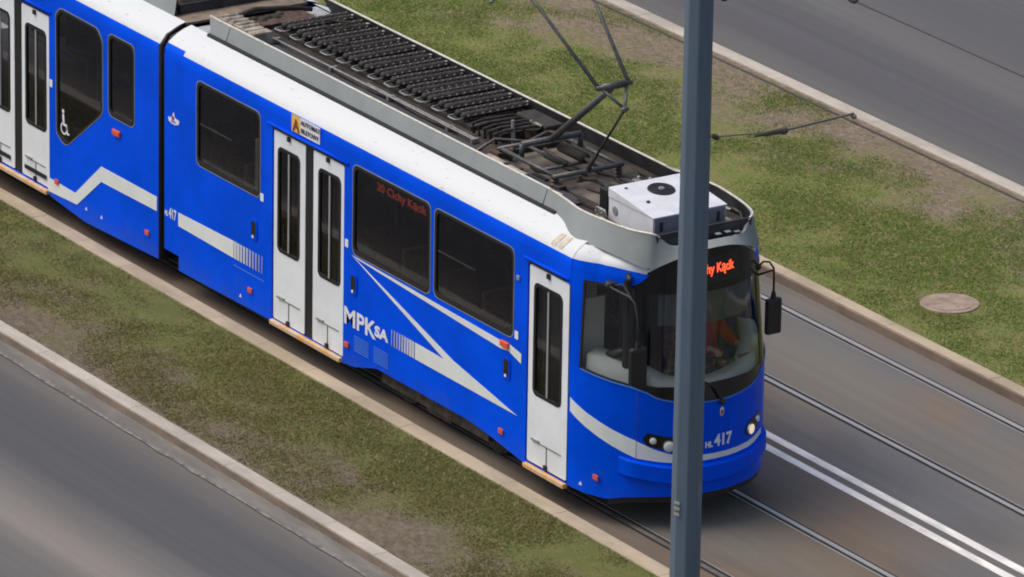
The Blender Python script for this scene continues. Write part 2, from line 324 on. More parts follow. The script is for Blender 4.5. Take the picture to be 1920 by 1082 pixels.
def verge_mat(name, g1, g2, dirt, dirt_y, seed):
    """grass-and-dirt soil; dirt_y = (y of full dirt, y of none)"""
    M = bpy.data.materials.new(name); M.use_nodes = True; n = M.node_tree.nodes; L = M.node_tree.links
    b = n['Principled BSDF']; b.inputs['Roughness'].default_value = 0.95; b.inputs['Specular IOR Level'].default_value = 0.15
    tc = n.new('ShaderNodeTexCoord'); mp = n.new('ShaderNodeMapping'); mp.inputs['Scale'].default_value = (0.75, 1, 1); mp.inputs['Location'].default_value = (seed, 0, 0); L.new(tc.outputs['Object'], mp.inputs[0])
    def noise(sc, d=5):
        q = n.new('ShaderNodeTexNoise'); q.inputs['Scale'].default_value = sc; q.inputs['Detail'].default_value = d; q.inputs['Roughness'].default_value = 0.65; L.new(mp.outputs[0], q.inputs['Vector']); return q
    q1 = noise(5.0); c1 = n.new('ShaderNodeValToRGB'); L.new(q1.outputs[0], c1.inputs[0]); c1.color_ramp.elements[0].position = .35; c1.color_ramp.elements[1].position = .65
    c1.color_ramp.elements[0].color = (*g1, 1); c1.color_ramp.elements[1].color = (*g2, 1)
    q2 = noise(1.3); sp = n.new('ShaderNodeSeparateXYZ'); L.new(tc.outputs['Object'], sp.inputs[0])
    mr = n.new('ShaderNodeMapRange'); mr.inputs[1].default_value = dirt_y[1]; mr.inputs[2].default_value = dirt_y[0]; mr.inputs[3].default_value = -0.10; mr.inputs[4].default_value = 0.34; L.new(sp.outputs[1], mr.inputs[0])
    ad = n.new('ShaderNodeMath'); ad.operation = 'ADD'; L.new(q2.outputs[0], ad.inputs[0]); L.new(mr.outputs[0], ad.inputs[1])
    r2 = n.new('ShaderNodeMapRange'); r2.inputs[1].default_value = .47; r2.inputs[2].default_value = .76; L.new(ad.outputs[0], r2.inputs[0])
    q3 = noise(14); c3 = n.new('ShaderNodeValToRGB'); L.new(q3.outputs[0], c3.inputs[0]); c3.color_ramp.elements[0].position = .35; c3.color_ramp.elements[1].position = .68
    c3.color_ramp.elements[0].color = (*[c*.75 for c in dirt], 1); c3.color_ramp.elements[1].color = (*[c*1.35 for c in dirt], 1)
    mx = n.new('ShaderNodeMix'); mx.data_type = 'RGBA'; L.new(r2.outputs[0], mx.inputs[0]); L.new(c1.outputs[0], mx.inputs[6]); L.new(c3.outputs[0], mx.inputs[7])
    L.new(mx.outputs[2], b.inputs['Base Color'])
    bp = n.new('ShaderNodeBump'); bp.inputs['Strength'].default_value = 0.6; bp.inputs['Distance'].default_value = 0.03; L.new(noise(22).outputs[0], bp.inputs['Height']); L.new(bp.outputs[0], b.inputs['Normal'])
    return M
VN = verge_mat('near_verge_soil', (0.105, 0.125, 0.036), (0.15, 0.15, 0.055), (0.145, 0.12, 0.088), (-3.5, -1.9), 3.0)
VF = verge_mat('far_verge_soil', (0.135, 0.175, 0.045), (0.20, 0.185, 0.075), (0.20, 0.16, 0.12), (9.1, 6.4), 21.0)
from mathutils import noise as NZ
def relief(x, y, y0, y1):
    t = max(0, min(1, (y-y0)/(y1-y0))); e = min(t, 1-t)*2
    return 0.100+0.03*math.sin(math.pi*t) + (0.022*NZ.noise(Vector((x*.8, y*.9, 1)))+.010*NZ.noise(Vector((x*2.7, y*2.7, 5))))*min(1, e*4)
def verge(name, y0, y1, m):
    bm = bmesh.new(); nx, ny = 600, 22; g = []
    for i in range(nx+1):
        x = -60+90*i/nx; row = []
        for j in range(ny+1):
            y = y0+(y1-y0)*j/ny; z = relief(x, y, y0, y1)
            row.append(bm.verts.new((x, y, z)))
        g.append(row)
    for i in range(nx):
        for j in range(ny): bm.faces.new((g[i][j], g[i+1][j], g[i+1][j+1], g[i][j+1]))
    o = obj(name, bm, m, smooth=True); o['kind'] = 'structure'; return o
verge('verge', -3.46, -1.45, VN); verge('verge', 5.08, 8.97, VF)
KERBT = mat('tan_kerb_stone', (0.40, 0.33, 0.235), 0.85, var=0.14, vscale=2.5, stretch=(0.4, 1, 1), bump=0.2, bscale=30)
KERBG = mat('grey_kerb_stone', (0.42, 0.385, 0.33), 0.85, var=0.14, vscale=2.5, stretch=(0.4, 1, 1), bump=0.2, bscale=30)
GUT = mat('gutter_concrete', (0.165, 0.155, 0.14), 0.9, var=0.18, vscale=3, stretch=(0.3, 1, 1), bump=0.2, bscale=30)
DUST = mat('gutter_dust', (0.185, 0.172, 0.155), 0.95, var=0.35, vscale=14)
def kerb(y0, y1, m, h=0.122, seg=1.0):
    bm = bmesh.new(); x = -58.0
    while x < 28:
        j = random.uniform(-.0015, .0015); box(bm, x+.0008, x+seg-.0008, y0+j, y1+j, -.1, h+random.uniform(-.0015, .0015)); x += seg
    o = obj('kerb', bm, m, bevel=0.006); o['kind'] = 'structure'; return o
kerb(-1.455, -1.255, KERBT); kerb(4.925, 5.085, KERBT); kerb(-3.635, -3.465, KERBG, h=.106); kerb(8.965, 9.165, KERBG)
bm = bmesh.new(); box(bm, -60, 30, -3.86, -3.65, -.1, 0.010); o = obj('gutter', bm, GUT); o['kind'] = 'structure'
KERBFACE = mat('muddy_shaded_kerb_face', (0.20, 0.155, 0.12), 0.92, var=0.2, vscale=5, stretch=(.4, 1, 1), bump=.2, bscale=30)  # brown holds both splashed mud and the shade of the kerb faces
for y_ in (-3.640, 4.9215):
    bm = bmesh.new(); box(bm, -58, 28, y_-.006, y_+.006, -.1, .098 if y_ > 0 else .086); o = obj('shaded_kerb_strip', bm, KERBFACE); o['kind'] = 'structure'  # thin strip added over the kerb face to darken it
# ragged line of pale dust where gutter meets asphalt
bm = bmesh.new(); px = -40.0; a_ = []; y_c = -3.845
while px < 15:
    wv = random.uniform(0.028, 0.050)*(1.5 if random.random() < .15 else 1); y_c += random.uniform(-.004, .004); y_c = min(-3.80, max(-3.89, y_c))
    a_.append((px, y_c-wv*0.5, y_c+wv*0.5)); px += random.uniform(.08, .3)
vv = [(bm.verts.new((x, l, .014)), bm.verts.new((x, h, .014))) for x, l, h in a_]
for p, q_ in zip(vv, vv[1:]): bm.faces.new((p[0], q_[0], q_[1], p[1]))
o = obj('gutter_dust', bm, DUST); o['kind'] = 'structure'
PAINT = mat('worn_road_paint', (0.76, 0.74, 0.70), 0.7, var=0.16, vscale=6, stretch=(0.3, 1, 1), bump=0.1, bscale=60)
for yc in (1.79, 2.015):
    bm = bmesh.new(); box(bm, -60, 30, yc-.055, yc+.055, -0.002, 0.004); o = obj('road_marking', bm, PAINT); o['kind'] = 'structure'

# ------------------------------------------------------------------ rails
RAILH = mat('polished_rail_head', (0.42, 0.41, 0.40), 0.42, metal=0.45, var=0.08, vscale=8, stretch=(0.1, 1, 1))
GROOVE = mat('rail_groove_dirt', (0.018, 0.016, 0.015), 0.9)
RAILD = mat('dirty_rail_head', (0.12, 0.105, 0.095), 0.7, var=0.2, vscale=8)
def rail(yg, inner, label, hm=None):
    e = empty('tram_rail', (0, yg, 0)); tag(e, label, 'rail', 'four grooved rails sunk in the track bed')
    s = inner
    bm = bmesh.new(); box(bm, -60, 30, *sorted((0, -s*.054)), -0.05, .012); obj('rail_head', bm, hm or RAILH, e, bevel=.004)
    bm = bmesh.new(); box(bm, -60, 30, *sorted((s*.001, s*.048)), -0.05, .003); obj('flange_groove', bm, GROOVE, e)
    bm = bmesh.new(); box(bm, -60, 30, *sorted((s*.049, s*.062)), -0.05, .009); obj('rail_lip', bm, RAILH, e)
    bm = bmesh.new(); box(bm, -60, 30, *sorted((-s*.055, -s*.085)), -0.05, .005); obj('joint_seal', bm, GROOVE, e)
rail(-.7175, 1, 'steel rail of the near track running under the tram doors beside the tan kerb', RAILD)
rail(.7175, -1, 'shiny steel rail emerging from under the tram front just below the double white line')
rail(3.739-.7175, 1, 'steel rail next above the double white line, dark groove on its upper side')
rail(3.739+.7175, -1, 'bright steel rail nearest the far grassy verge with the round cover')

# ------------------------------------------------------------------ round cover in the far verge
CONC = mat('pinkish_concrete_cover', (0.30, 0.225, 0.18), 0.9, var=0.2, vscale=9, bump=0.3, bscale=40)
e = empty('manhole_cover', (-1.22, 5.98, .095)); tag(e, 'round reddish concrete manhole cover in the far grass verge', 'manhole cover')
bm = bmesh.new(); bmesh.ops.create_cone(bm, cap_ends=True, segments=48, radius1=.345, radius2=.335, depth=.07, matrix=Matrix.Translation((0, 0, .005))); obj('concrete_ring', bm, CONC, e, bevel=.006)
bm = bmesh.new(); bmesh.ops.create_cone(bm, cap_ends=True, segments=48, radius1=.27, radius2=.268, depth=.02, matrix=Matrix.Translation((0, 0, .0345)))
for k in (-1, 1): box(bm, k*.15-.02, k*.15+.02, -.012, .012, .044, .048)
obj('lid', bm, CONC, e)

# ------------------------------------------------------------------ grass blades
def grassfield(name, label, x0, x1, y0, y1, n, dens, cols, z0):
    from mathutils import noise as N
    X = rng.uniform(x0, x1, n); Y = rng.uniform(y0, y1, n); keep = rng.random(n); P = []
    for i in range(n):
        d = dens(X[i], Y[i], N.noise(Vector((X[i]*.55, Y[i]*.8, 3))) + .5*N.noise(Vector((X[i]*1.9, Y[i]*2.4, 8))))
        if keep[i] < d: P.append((X[i], Y[i], d))
    P = np.array(P); k = len(P); h = rng.uniform(.010, .028, k)*(0.6+.6*P[:, 2]); wd = rng.uniform(.006, .014, k)
    a = rng.uniform(0, 6.283, k); la = rng.uniform(0, 6.283, k); ln = rng.uniform(.6, 2.0, k)*h
    S0, S1 = (-3.46, -1.45) if y0 < 0 else (5.08, 8.97)
    zz = np.array([relief(p[0], p[1], S0, S1) for p in P])-.003
    V = np.zeros((k, 3, 3)); V[:, 0] = np.c_[P[:, 0]-np.cos(a)*wd, P[:, 1]-np.sin(a)*wd, zz]; V[:, 1] = np.c_[P[:, 0]+np.cos(a)*wd, P[:, 1]+np.sin(a)*wd, zz]
    V[:, 2] = np.c_[P[:, 0]+np.cos(la)*ln, P[:, 1]+np.sin(la)*ln, zz+h]
    me = bpy.data.meshes.new(name); me.vertices.add(3*k); me.vertices.foreach_set('co', V.ravel()); me.loops.add(3*k); me.loops.foreach_set('vertex_index', np.arange(3*k))
    me.polygons.add(k); me.polygons.foreach_set('loop_start', np.arange(0, 3*k, 3)); me.polygons.foreach_set('loop_total', np.full(k, 3)); me.update()
    at = me.attributes.new('tone', 'FLOAT', 'POINT'); at.data.foreach_set('value', np.repeat(rng.random(k), 3).astype(np.float32))
    M = bpy.data.materials.new(name+'_blades'); M.use_nodes = True; nn = M.node_tree.nodes; L = M.node_tree.links; b = nn['Principled BSDF']
    b.inputs['Roughness'].default_value = .7; b.inputs['Specular IOR Level'].default_value = .2
    A = nn.new('ShaderNodeAttribute'); A.attribute_name = 'tone'; cr = nn.new('ShaderNodeValToRGB'); L.new(A.outputs['Fac'], cr.inputs[0])
    el = cr.color_ramp.elements
    while len(el) < len(cols): el.new(.5)
    for i, (p, c) in enumerate(cols): el[i].position = p
    for i, (p, c) in enumerate(cols): el[i].color = (*c, 1)
    L.new(cr.outputs[0], b.inputs['Base Color'])
    tl = nn.new('ShaderNodeBsdfTranslucent'); mx = nn.new('ShaderNodeMixShader'); mx.inputs[0].default_value = .45; L.new(cr.outputs[0], tl.inputs[0]); L.new(b.outputs[0], mx.inputs[1]); L.new(tl.outputs[0], mx.inputs[2]); L.new(mx.outputs[0], nn['Material Output'].inputs[0])
    me.materials.append(M); o = bpy.data.objects.new(name, me); C.objects.link(o); tag(o, label, 'grass', kind='stuff')
grassfield('grass', 'patchy short green grass on the far verge between track and road', -24, 11, 5.10, 8.92, 480000,
           lambda x, y, v: max(.10, min(1, .80+v*1.5-max(0, (y-7.0))*.36-max(0, 5.5-y)*.6)), [(0, (.135, .225, .042)), (.45, (.175, .275, .052)), (.70, (.28, .29, .10)), (1, (.46, .39, .22))], .10)
grassfield('grass', 'thin brownish grass on the near verge between kerb and road', -19, 10, -3.44, -1.46, 225000,
           lambda x, y, v: max(.05, min(1, .72+v*1.4-max(0, (-2.8-y))*.5)), [(0, (.155, .16, .05)), (.5, (.20, .205, .065)), (.72, (.27, .235, .10)), (1, (.38, .33, .19))], .10)

# ------------------------------------------------------------------ tram
T = empty('tram', (0, 0, 0))
tag(T, 'blue and white articulated tram with white doors and raised pantograph, running on the near track', 'tram')
REND, RFRONT = -14.0, -6.635      # trailing car
FREAR = -6.51                    # leading car
ZS = 2.72                        # top of the flat side
COVE = [(2.72, 0), (2.78, .006), (2.83, .022), (2.88, .055), (2.925, .105), (2.965, .175), (3.0, .25), (3.03, .35)]
# --- window / door openings (x0, z0, x1, z1)
W_FWD = [(-5.79, 1.655, -4.42, 2.635), (-2.47, 1.60, -.91, 2.615), (-.82, 1.62, .73, 2.605)]
D_FWD = (-4.16, .33, -2.66, 2.545); D_CAB = (1.0, .33, 1.80, 2.545)
R1 = [(-8.96, 1.12), (-8.80, 1.03), (-8.70, 1.04), (-7.95, 1.60), (-7.90, 1.68), (-7.90, 2.50), (-8.02, 2.625), (-8.86, 2.635), (-8.97, 2.54)]
R2 = (-7.76, 1.675, -7.18, 2.64); D_REAR = (-10.66, .36, -9.14, 2.47); R0 = (-12.9, 1.65, -11.1, 2.62)
def roundpoly(P, r=.05, n=3):
    out = []
    for i in range(len(P)):
        a, b, c = Vector(P[i-1]), Vector(P[i]), Vector(P[(i+1) % len(P)]); d1 = min(r, (a-b).length*.45); d2 = min(r, (c-b).length*.45)
        p, q_ = b+(a-b).normalized()*d1, b+(c-b).normalized()*d2
        out += [tuple(p*(1-t)*(1-t)+b*2*t*(1-t)+q_*t*t) for t in [k/n for k in range(n+1)]]
    return out
# leading car side
lead_outline = [(FREAR, ZS), (FREAR, .44), (-6.19, .44), (-6.19, .27), (-4.16, .295), (-2.66, .275), (-2.42, .30), (-1.97, .425), (-.15, .43), (.22, .40), (.97, .30), (1.80, .325), (1.80, ZS)]
holes = [rrect(*w_, .09) for w_ in W_FWD] + [rrect(*D_FWD, .03), rrect(*D_CAB, .03)]
side('car_body', [lead_outline]+holes, BLUE, T)
fo = [(FREAR, ZS), (FREAR, .35), (-2.6, .35), (-2.4, .43), (-.2, .43), (.3, .35), (1.80, .33), (1.80, ZS)]
FARW_F = [(-5.79, 1.655, -4.42, 2.635), (-4.2, 1.655, -2.65, 2.635), (-2.47, 1.60, -.91, 2.615), (-.82, 1.62, .73, 2.605)]
side('car_body', [fo]+[rrect(*w_, .09) for w_ in FARW_F], BLUE, T, far=True)
# trailing car side
trail_outline = [(REND, ZS), (REND, .27), (RFRONT, .27), (RFRONT, ZS)]
trail_outline = [(REND, ZS), (REND, .30), (-9.14, .30), (-8.9, .27), (-8.3, .215), (RFRONT, .27), (RFRONT, ZS)]
side('car_body', [trail_outline, rrect(*R2, .09), roundpoly(R1), rrect(*D_REAR, .03), rrect(*R0, .09)], BLUE, T)
FARW_R = [(-12.9, 1.65, -11.1, 2.62), (-10.9, 1.65, -9.2, 2.62), (-9.0, 1.65, -7.2, 2.62)]
side('car_body', [[(REND, ZS), (REND, .3), (RFRONT, .3), (RFRONT, ZS)]]+[rrect(*w_, .09) for w_ in FARW_R], BLUE, T, far=True)
side('inner_lining', [[(FREAR+.05, ZS-.01), (FREAR+.05, .87), (1.0, .87), (1.0, ZS-.01)]]+[rrect(*w_, .09) for w_ in FARW_F], INTER, T, Y=-1.10, thick=.008, far=True)
side('inner_lining', [[(REND+.05, ZS-.01), (REND+.05, .67), (RFRONT-.05, .67), (RFRONT-.05, ZS-.01)]]+[rrect(*w_, .09) for w_ in FARW_R], INTER, T, Y=-1.10, thick=.008, far=True)
# rounded ends of the two cars at the joint
def car_end(x, sx, z0=.27):
    for sy in (-1, 1):
        bm = bmesh.new(); prof = [(x, HALFW)] + [(x+sx*.028*math.sin(R(t)), HALFW-.05*(1-math.cos(R(t)))) for t in (20, 40, 60, 80, 90)] + [(x+sx*.028, HALFW-.22)]
        rows = [[bm.verts.new((px_, sy*py, z)) for px_, py in prof] for z in (z0, 2.8)]
        rows.append([bm.verts.new((px_, sy*min(py, HALFW-.10), 2.93)) for px_, py in prof]); rows.append([bm.verts.new((px_, sy*min(py, .86), 3.0)) for px_, py in prof])
        for a, b in zip(rows, rows[1:]):
            for i in range(len(prof)-1): bm.faces.new((a[i], a[i+1], b[i+1], b[i]))
        o = obj('dark_car_end', bm, BLACK, T, smooth=True)  # rounded car ends coloured black for the shadow line at the gap
        sm = o.modifiers.new('solid', 'SOLIDIFY'); sm.thickness = .01; sm.offset = -1 if False else 0
car_end(RFRONT, 1); car_end(FREAR, -1, .44)
# bellows between the cars
bm = bmesh.new(); xs = np.linspace(RFRONT+.01, FREAR-.01, 5)
rings = []
for i, x in enumerate(xs):
    k = .0 if i % 2 else .05; hw = 1.03-k; ring = [(-hw, .5), (-hw, 2.75-k), (-.85+k, 2.93-k), (.85-k, 2.93-k), (hw, 2.75-k), (hw, .5)]
    rings.append([bm.verts.new((x, a, b)) for a, b in ring])
for a, b in zip(rings, rings[1:]):
    for k in range(5): bm.faces.new((a[k], a[k+1], b[k+1], b[k]))
obj('bellows', bm, BLACK, T)
# cove (side to roof) : blue part then white part, both cars
def cove(x0, x1, name='roof_cove', zsplit=2.822):
    zs = [zsplit]+[c[0] for c in COVE if c[0] > zsplit+.005]
    for sgn in (-1, 1):
        bm = bmesh.new(); n = 5
        zz = [ZS, 2.75, 2.78, zsplit]; r_ = [[bm.verts.new((x, sgn*(HALFW-lerp(COVE, z)), z)) for z in zz] for x in (x0, x1)]
        for k in range(len(zz)-1): bm.faces.new((r_[0][k], r_[1][k], r_[1][k+1], r_[0][k+1]))
        obj('cant_rail', bm, BLUE, T, smooth=True)
        bm = bmesh.new(); r_ = [[bm.verts.new((x, sgn*(HALFW-lerp(COVE, z)), z)) for z in zs] for x in (x0, x1)]
        for k in range(len(zs)-1): bm.faces.new((r_[0][k], r_[1][k], r_[1][k+1], r_[0][k+1]))
        obj(name, bm, WHITE, T, smooth=True)
cove(FREAR, 1.80); cove(REND, RFRONT)
bm = bmesh.new(); r_ = [[bm.verts.new((x, -(HALFW-lerp(COVE, z)+.003), z)) for z in (2.80, 2.822, 2.85, 2.872)] for x in (FREAR, -6.12)]
for k in range(3): bm.faces.new((r_[0][k], r_[1][k], r_[1][k+1], r_[0][k+1]))
obj('cant_rail', bm, BLUE, T, smooth=True)
# blue notch in the white band near the joint
# roof deck
def deck(x0, x1, m, z=3.022, y=.80):
    bm = bmesh.new(); box(bm, x0, x1, -y, y, z-.03, z); return obj('roof_deck', bm, m, T)
deck(-6.10, 2.2, TRAY); deck(REND, -6.95, TRAY)
PALE = mat('pale_roof_patch', (0.33, 0.34, 0.35), 0.7, var=0.2, vscale=4)
bm = bmesh.new(); box(bm, -6.44, -6.105, -.80, .80, 2.985, 3.015); obj('roof_deck', bm, PALE, T)
bm = bmesh.new(); box(bm, -6.945, RFRONT, -.80, .80, 2.985, 3.015); obj('roof_deck', bm, BROWNBOX, T)

# --- nose shell (curved around the front)
s185 = s_of(1.8); FB = 2*SMID   # mirrored: s -> FB - s
zB = lambda s: lerp([(1.80, 1.68), (2.0, 1.665), (2.50, 1.575), (2.60, 1.53), (2.66, 1.475), (2.76, 1.425), (2.856, 1.395)], per(s)[0])
zH = lambda s: lerp([(1.80, 2.98), (2.45, 2.90), (2.57, 2.79), (2.63, 2.84), (2.76, 2.955), (2.82, 3.02), (2.856, 3.045)], per(s)[0])
zLow = lambda s: lerp([(1.8, .325), (2.3, .30), (2.45, .345), (2.6, .37), (2.856, .385)], per(s)[0])
strip('nose_panel', s185, FB-s185, zLow, zB, 0, BLUE, T, nz=6)
for sd_ in (-1, 1):
    f_ = (lambda a, b: (s_of(a), s_of(b))) if sd_ < 0 else (lambda a, b: (s_of(b, 1), s_of(a, 1)))
    strip('window_post', *f_(1.80, 1.955), zB, ZS, 0, BLUE, T)
    zP = lambda s: lerp([(2.40, 2.625), (2.50, 2.66), (2.55, 2.70), (2.60, 2.765)], per(s)[0])
    strip('cant_panel', *f_(1.955, 2.60), zP, lambda s: max(ZS, min(zP(s)+.01, 2.78)), 0, BLUE, T)
    strip('corner_pillar', *f_(2.49, 2.60), zB, lambda s: zP(s)+.004, .002, BLACKP, T)
    cz = strip('cab_window', *f_(1.957, 2.488), lambda s: zB(s)+.0, 2.623, -.006, CLEAR, T, thick=.006)
    # frame round the cab window
    strip('window_frame', *f_(1.957, 2.488), lambda s: zB(s)-.002, lambda s: zB(s)+.022, .004, BLACK, T)
    strip('window_frame', *f_(1.957, 2.488), 2.60, 2.626, .004, BLACK, T)
    strip('window_frame', *f_(1.950, 1.975), lambda s: zB(s), 2.626, .005, BLACK, T)
sP0, sP1 = s_of(2.60), s_of(2.60, 1)
strip('windscreen_surround', sP0, sP1, zB, lambda s: zB(s)+lerp([(2.6, .07), (2.7, .13), (2.856, .20)], per(s)[0]), .0, BLACKP, T)
zG = lambda s: zB(s)+lerp([(2.6, .07), (2.7, .13), (2.856, .20)], per(s)[0])
strip('windscreen', sP0, sP1, zG, 2.575, -.004, CLEAR, T, thick=.008)
strip('destination_header', sP0, sP1, 2.575, zH, .003, BLACKP, T, nz=3)
# nose cove with the white band ending in a point at the header
def nose_cove():
    for sd_ in (-1, 1):
        N_ = 22; ss = [s_of(1.80+(2.585-1.80)*i/N_) for i in range(N_+1)]
        if sd_ > 0: ss = [FB-s for s in ss]
        low = {1.80: (HALFW-.81)}
        def shroud_in(x): return lerp([(1.8, .14), (2.11, .135), (2.46, .03), (2.58, .0), (2.6, 0)], x)
        def shroud_z(x): return lerp([(1.8, 2.958), (2.11, 2.945), (2.46, 2.90), (2.585, 2.868)], x)
        bmb, bmw = bmesh.new(), bmesh.new(); B_, W_ = [], []
        for s in ss:
            x = per(s)[0]; zs = lerp([(1.8, 2.822), (2.3, 2.812), (2.50, 2.79), (2.585, 2.775)], x); ti, tz = shroud_in(x), shroud_z(x)
            b_ = max(0, min(1, (x-1.80)/.35)); mixo = lambda z, o: -lerp(COVE, z)*(1-b_)+o*b_
            B_.append([bmb.verts.new(M3(s, ZS+(zs-ZS)*k/2, mixo(ZS+(zs-ZS)*k/2, -.006*k))) for k in range(3)])
            W_.append([bmw.verts.new(M3(s, zs+(tz-zs)*k/6, mixo(zs+(tz-zs)*k/6, -.012-(ti*(k/6)**1.7)))) for k in range(7)])
        for bm_, g in ((bmb, B_), (bmw, W_)):
            for a, b in zip(g, g[1:]):
                for k in range(len(a)-1): bm_.faces.new((a[k], b[k], b[k+1], a[k+1]))
        obj('cant_rail', bmb, BLUE, T, smooth=True); obj('roof_cove', bmw, WHITE, T, smooth=True)
nose_cove()
# thin white trim along the header top edge
strip('header_trim', s_of(2.575), s_of(2.575, 1), lambda s: zH(s)-.004, lambda s: zH(s)+.022, .006, WHITE, T, thick=.02)
# --- grey roof shroud: bottom curve B, rim curve K
SB = [(-6.08, -.805, 3.03), (.9, -.805, 3.03), (1.2, -.86, 3.015), (1.59, -.985, 2.97), (2.11, -.94, 2.948), (2.46, -.845, 2.90), (2.585, -.75, 2.87), (2.65, -.655, 2.885), (2.72, -.54, 2.945), (2.79, -.37, 3.01), (2.835, -.18, 3.055), (2.845, 0, 3.065)]
SK = [(-6.20, -.745, 3.205), (.75, -.745, 3.205), (1.15, -.79, 3.205), (1.52, -.84, 3.205), (1.96, -.80, 3.205), (2.31, -.735, 3.205), (2.52, -.64, 3.21), (2.56, -.56, 3.17), (2.62, -.47, 3.085), (2.66, -.33, 3.075), (2.69, -.17, 3.085), (2.70, 0, 3.09)]
def dense(P, n=5):
    out = []
    for i in range(len(P)-1):
        p0, p1, p2, p3 = [Vector(P[max(0, min(len(P)-1, j))]) for j in (i-1, i, i+1, i+2)]
        for k in range(n):
            t = k/n
            if i == 0: out.append(p1.lerp(p2, t)); continue
            out.append(.5*((2*p1)+(-p0+p2)*t+(2*p0-5*p1+4*p2-p3)*t*t+(-p0+3*p1-3*p2+p3)*t**3))
    out.append(Vector(P[-1])); return out
SB[0:1] = SB[0:1]+[(.5, -.805, 3.03)]; SK[0:1] = SK[0:1]+[(.4, -.745, 3.205)]
_k = lambda x: max(0, min(1, (x-1.5)/.9))
SB = [(x-.055*_k(x), y*(1-.075*_k(x)) if y else 0, z-.012*_k(x)) for x, y, z in SB]; SK = [(x-.02*_k(x), y, z) for x, y, z in SK]
dB, dK = dense(SB), dense(SK); mir = lambda P: [Vector((p.x, -p.y, p.z)) for p in P[::-1][1:]]
FBc, FKc = dB+mir(dB), dK+mir(dK)
def shroud_mesh(Bc, Kc, name='roof_shroud'):
    bm = bmesh.new(); rows = [[bm.verts.new(b.lerp(k, t)) for b, k in zip(Bc, Kc)] for t in (0, .33, .66, 1)]
    inner = [[bm.verts.new(b.lerp(k, t)+Vector((0, math.copysign(.022, -b.y) if abs(b.y) > .3 else 0, 0))+(Vector((-.02, 0, 0)) if b.x > 2.4 else Vector())) for b, k in zip(Bc, Kc)] for t in (1, .5, 0)]
    allr = rows+inner
    for a, b in zip(allr, allr[1:]):
        for i in range(len(a)-1): bm.faces.new((a[i], a[i+1], b[i+1], b[i]))
    o = obj(name, bm, GREY, T, smooth=True)
    for p in o.data.polygons: pass
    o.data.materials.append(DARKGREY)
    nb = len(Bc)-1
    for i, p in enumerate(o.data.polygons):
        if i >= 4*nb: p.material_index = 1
    es = o.modifiers.new('split', 'EDGE_SPLIT'); es.split_angle = R(40)
    return o
shroud_mesh(FBc, FKc)
bm = bmesh.new(); tube(bm, [p+Vector((0, .008 if p.y < 0 else -.008, .004)) for p in dK[:-20]], .013, 6); obj('shroud_rim', bm, RIM, T, smooth=True)
bm = bmesh.new(); tube(bm, [p+Vector((0, -.008, .004)) for p in mir(dK)[19:]], .013, 6); obj('shroud_rim', bm, RIM, T, smooth=True)
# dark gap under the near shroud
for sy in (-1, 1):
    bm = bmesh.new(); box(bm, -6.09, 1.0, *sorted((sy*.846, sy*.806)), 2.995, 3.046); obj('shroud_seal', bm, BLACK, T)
# panel joints on the shroud
for jx in (-5.75, .72):
    bm = bmesh.new(); box(bm, jx, jx+.008, -.812, -.80, 3.03, 3.05)
    v = [bm.verts.new(p) for p in ((jx, -.8075, 3.035), (jx+.01, -.8075, 3.035), (jx+.01, -.7485, 3.20), (jx, -.7485, 3.20))]; bm.faces.new(v); obj('panel_joint', bm, DARKGREY, T)
# trailing-car shroud
RB = [Vector((REND, -.805, 3.03)), Vector((-6.88, -.805, 3.03))]; RK = [Vector((REND, -.745, 3.205)), Vector((-6.93, -.745, 3.205))]
shroud_mesh(RB, RK); shroud_mesh([Vector((p.x, -p.y, p.z)) for p in RB], [Vector((p.x, -p.y, p.z)) for p in RK])
for sy in (-1, 1):
    bm = bmesh.new(); tube(bm, [(REND, sy*.737, 3.209), (-6.93, sy*.737, 3.209)], .013, 6); obj('shroud_rim', bm, RIM, T)
bm = bmesh.new(); box(bm, -9.6, -7.0, -.66, .62, 3.03, 3.24); obj('roof_box', bm, BROWNBOX, T, bevel=.02)
bm = bmesh.new(); box(bm, -6.99, -6.93, -.70, .70, 3.0, 3.13); obj('roof_bulkhead', bm, DARKGREY, T)
# dark vent panel in the shroud front, seen below the air conditioner
vent = [(-.60, 3.20), (-.585, 3.11), (-.54, 3.04), (-.48, 3.01), (.48, 3.01), (.54, 3.04), (.585, 3.11), (.60, 3.20)]
bm = bmesh.new(); fr = []
for layer in (0, .02):
    fr.append([bm.verts.new((2.535+.10*(1-(abs(y)/.62)**2)-layer+.0*z, y, z)) for y, z in vent])
bm.faces.new(fr[0]); bm.faces.new(fr[1][::-1])
for i in range(len(vent)): bm.faces.new((fr[0][i], fr[0][(i+1) % 8], fr[1][(i+1) % 8], fr[1][i]))
vp = obj('vent_panel', bm, DARKGREY, T)
for y in (-.3, .1, .22, .34):
    bm = bmesh.new(); box(bm, 2.58, 2.635-.1*y*y, y, y+.06, 3.11+.02*math.sin(y*30), 3.118+.02*math.sin(y*30)); obj('vent_slot', bm, GREY, vp)

# --- destination display
LX = M3(SMID, 2.77).y
me = text2d('20 Cichy Kącik', .142, .004, .0026, sx=.78)
wd = max(v.co.x for v in me.vertices)
wrap('led_text', me, s_of(2.835, 1)+.085-wd, 2.76, .006, LED, T)
bm = None
strip('display_window', s_of(2.77), s_of(2.79, 1), 2.66, lambda s: min(2.93, zH(s)-.06), .0045, BLACK, T, thick=.002)
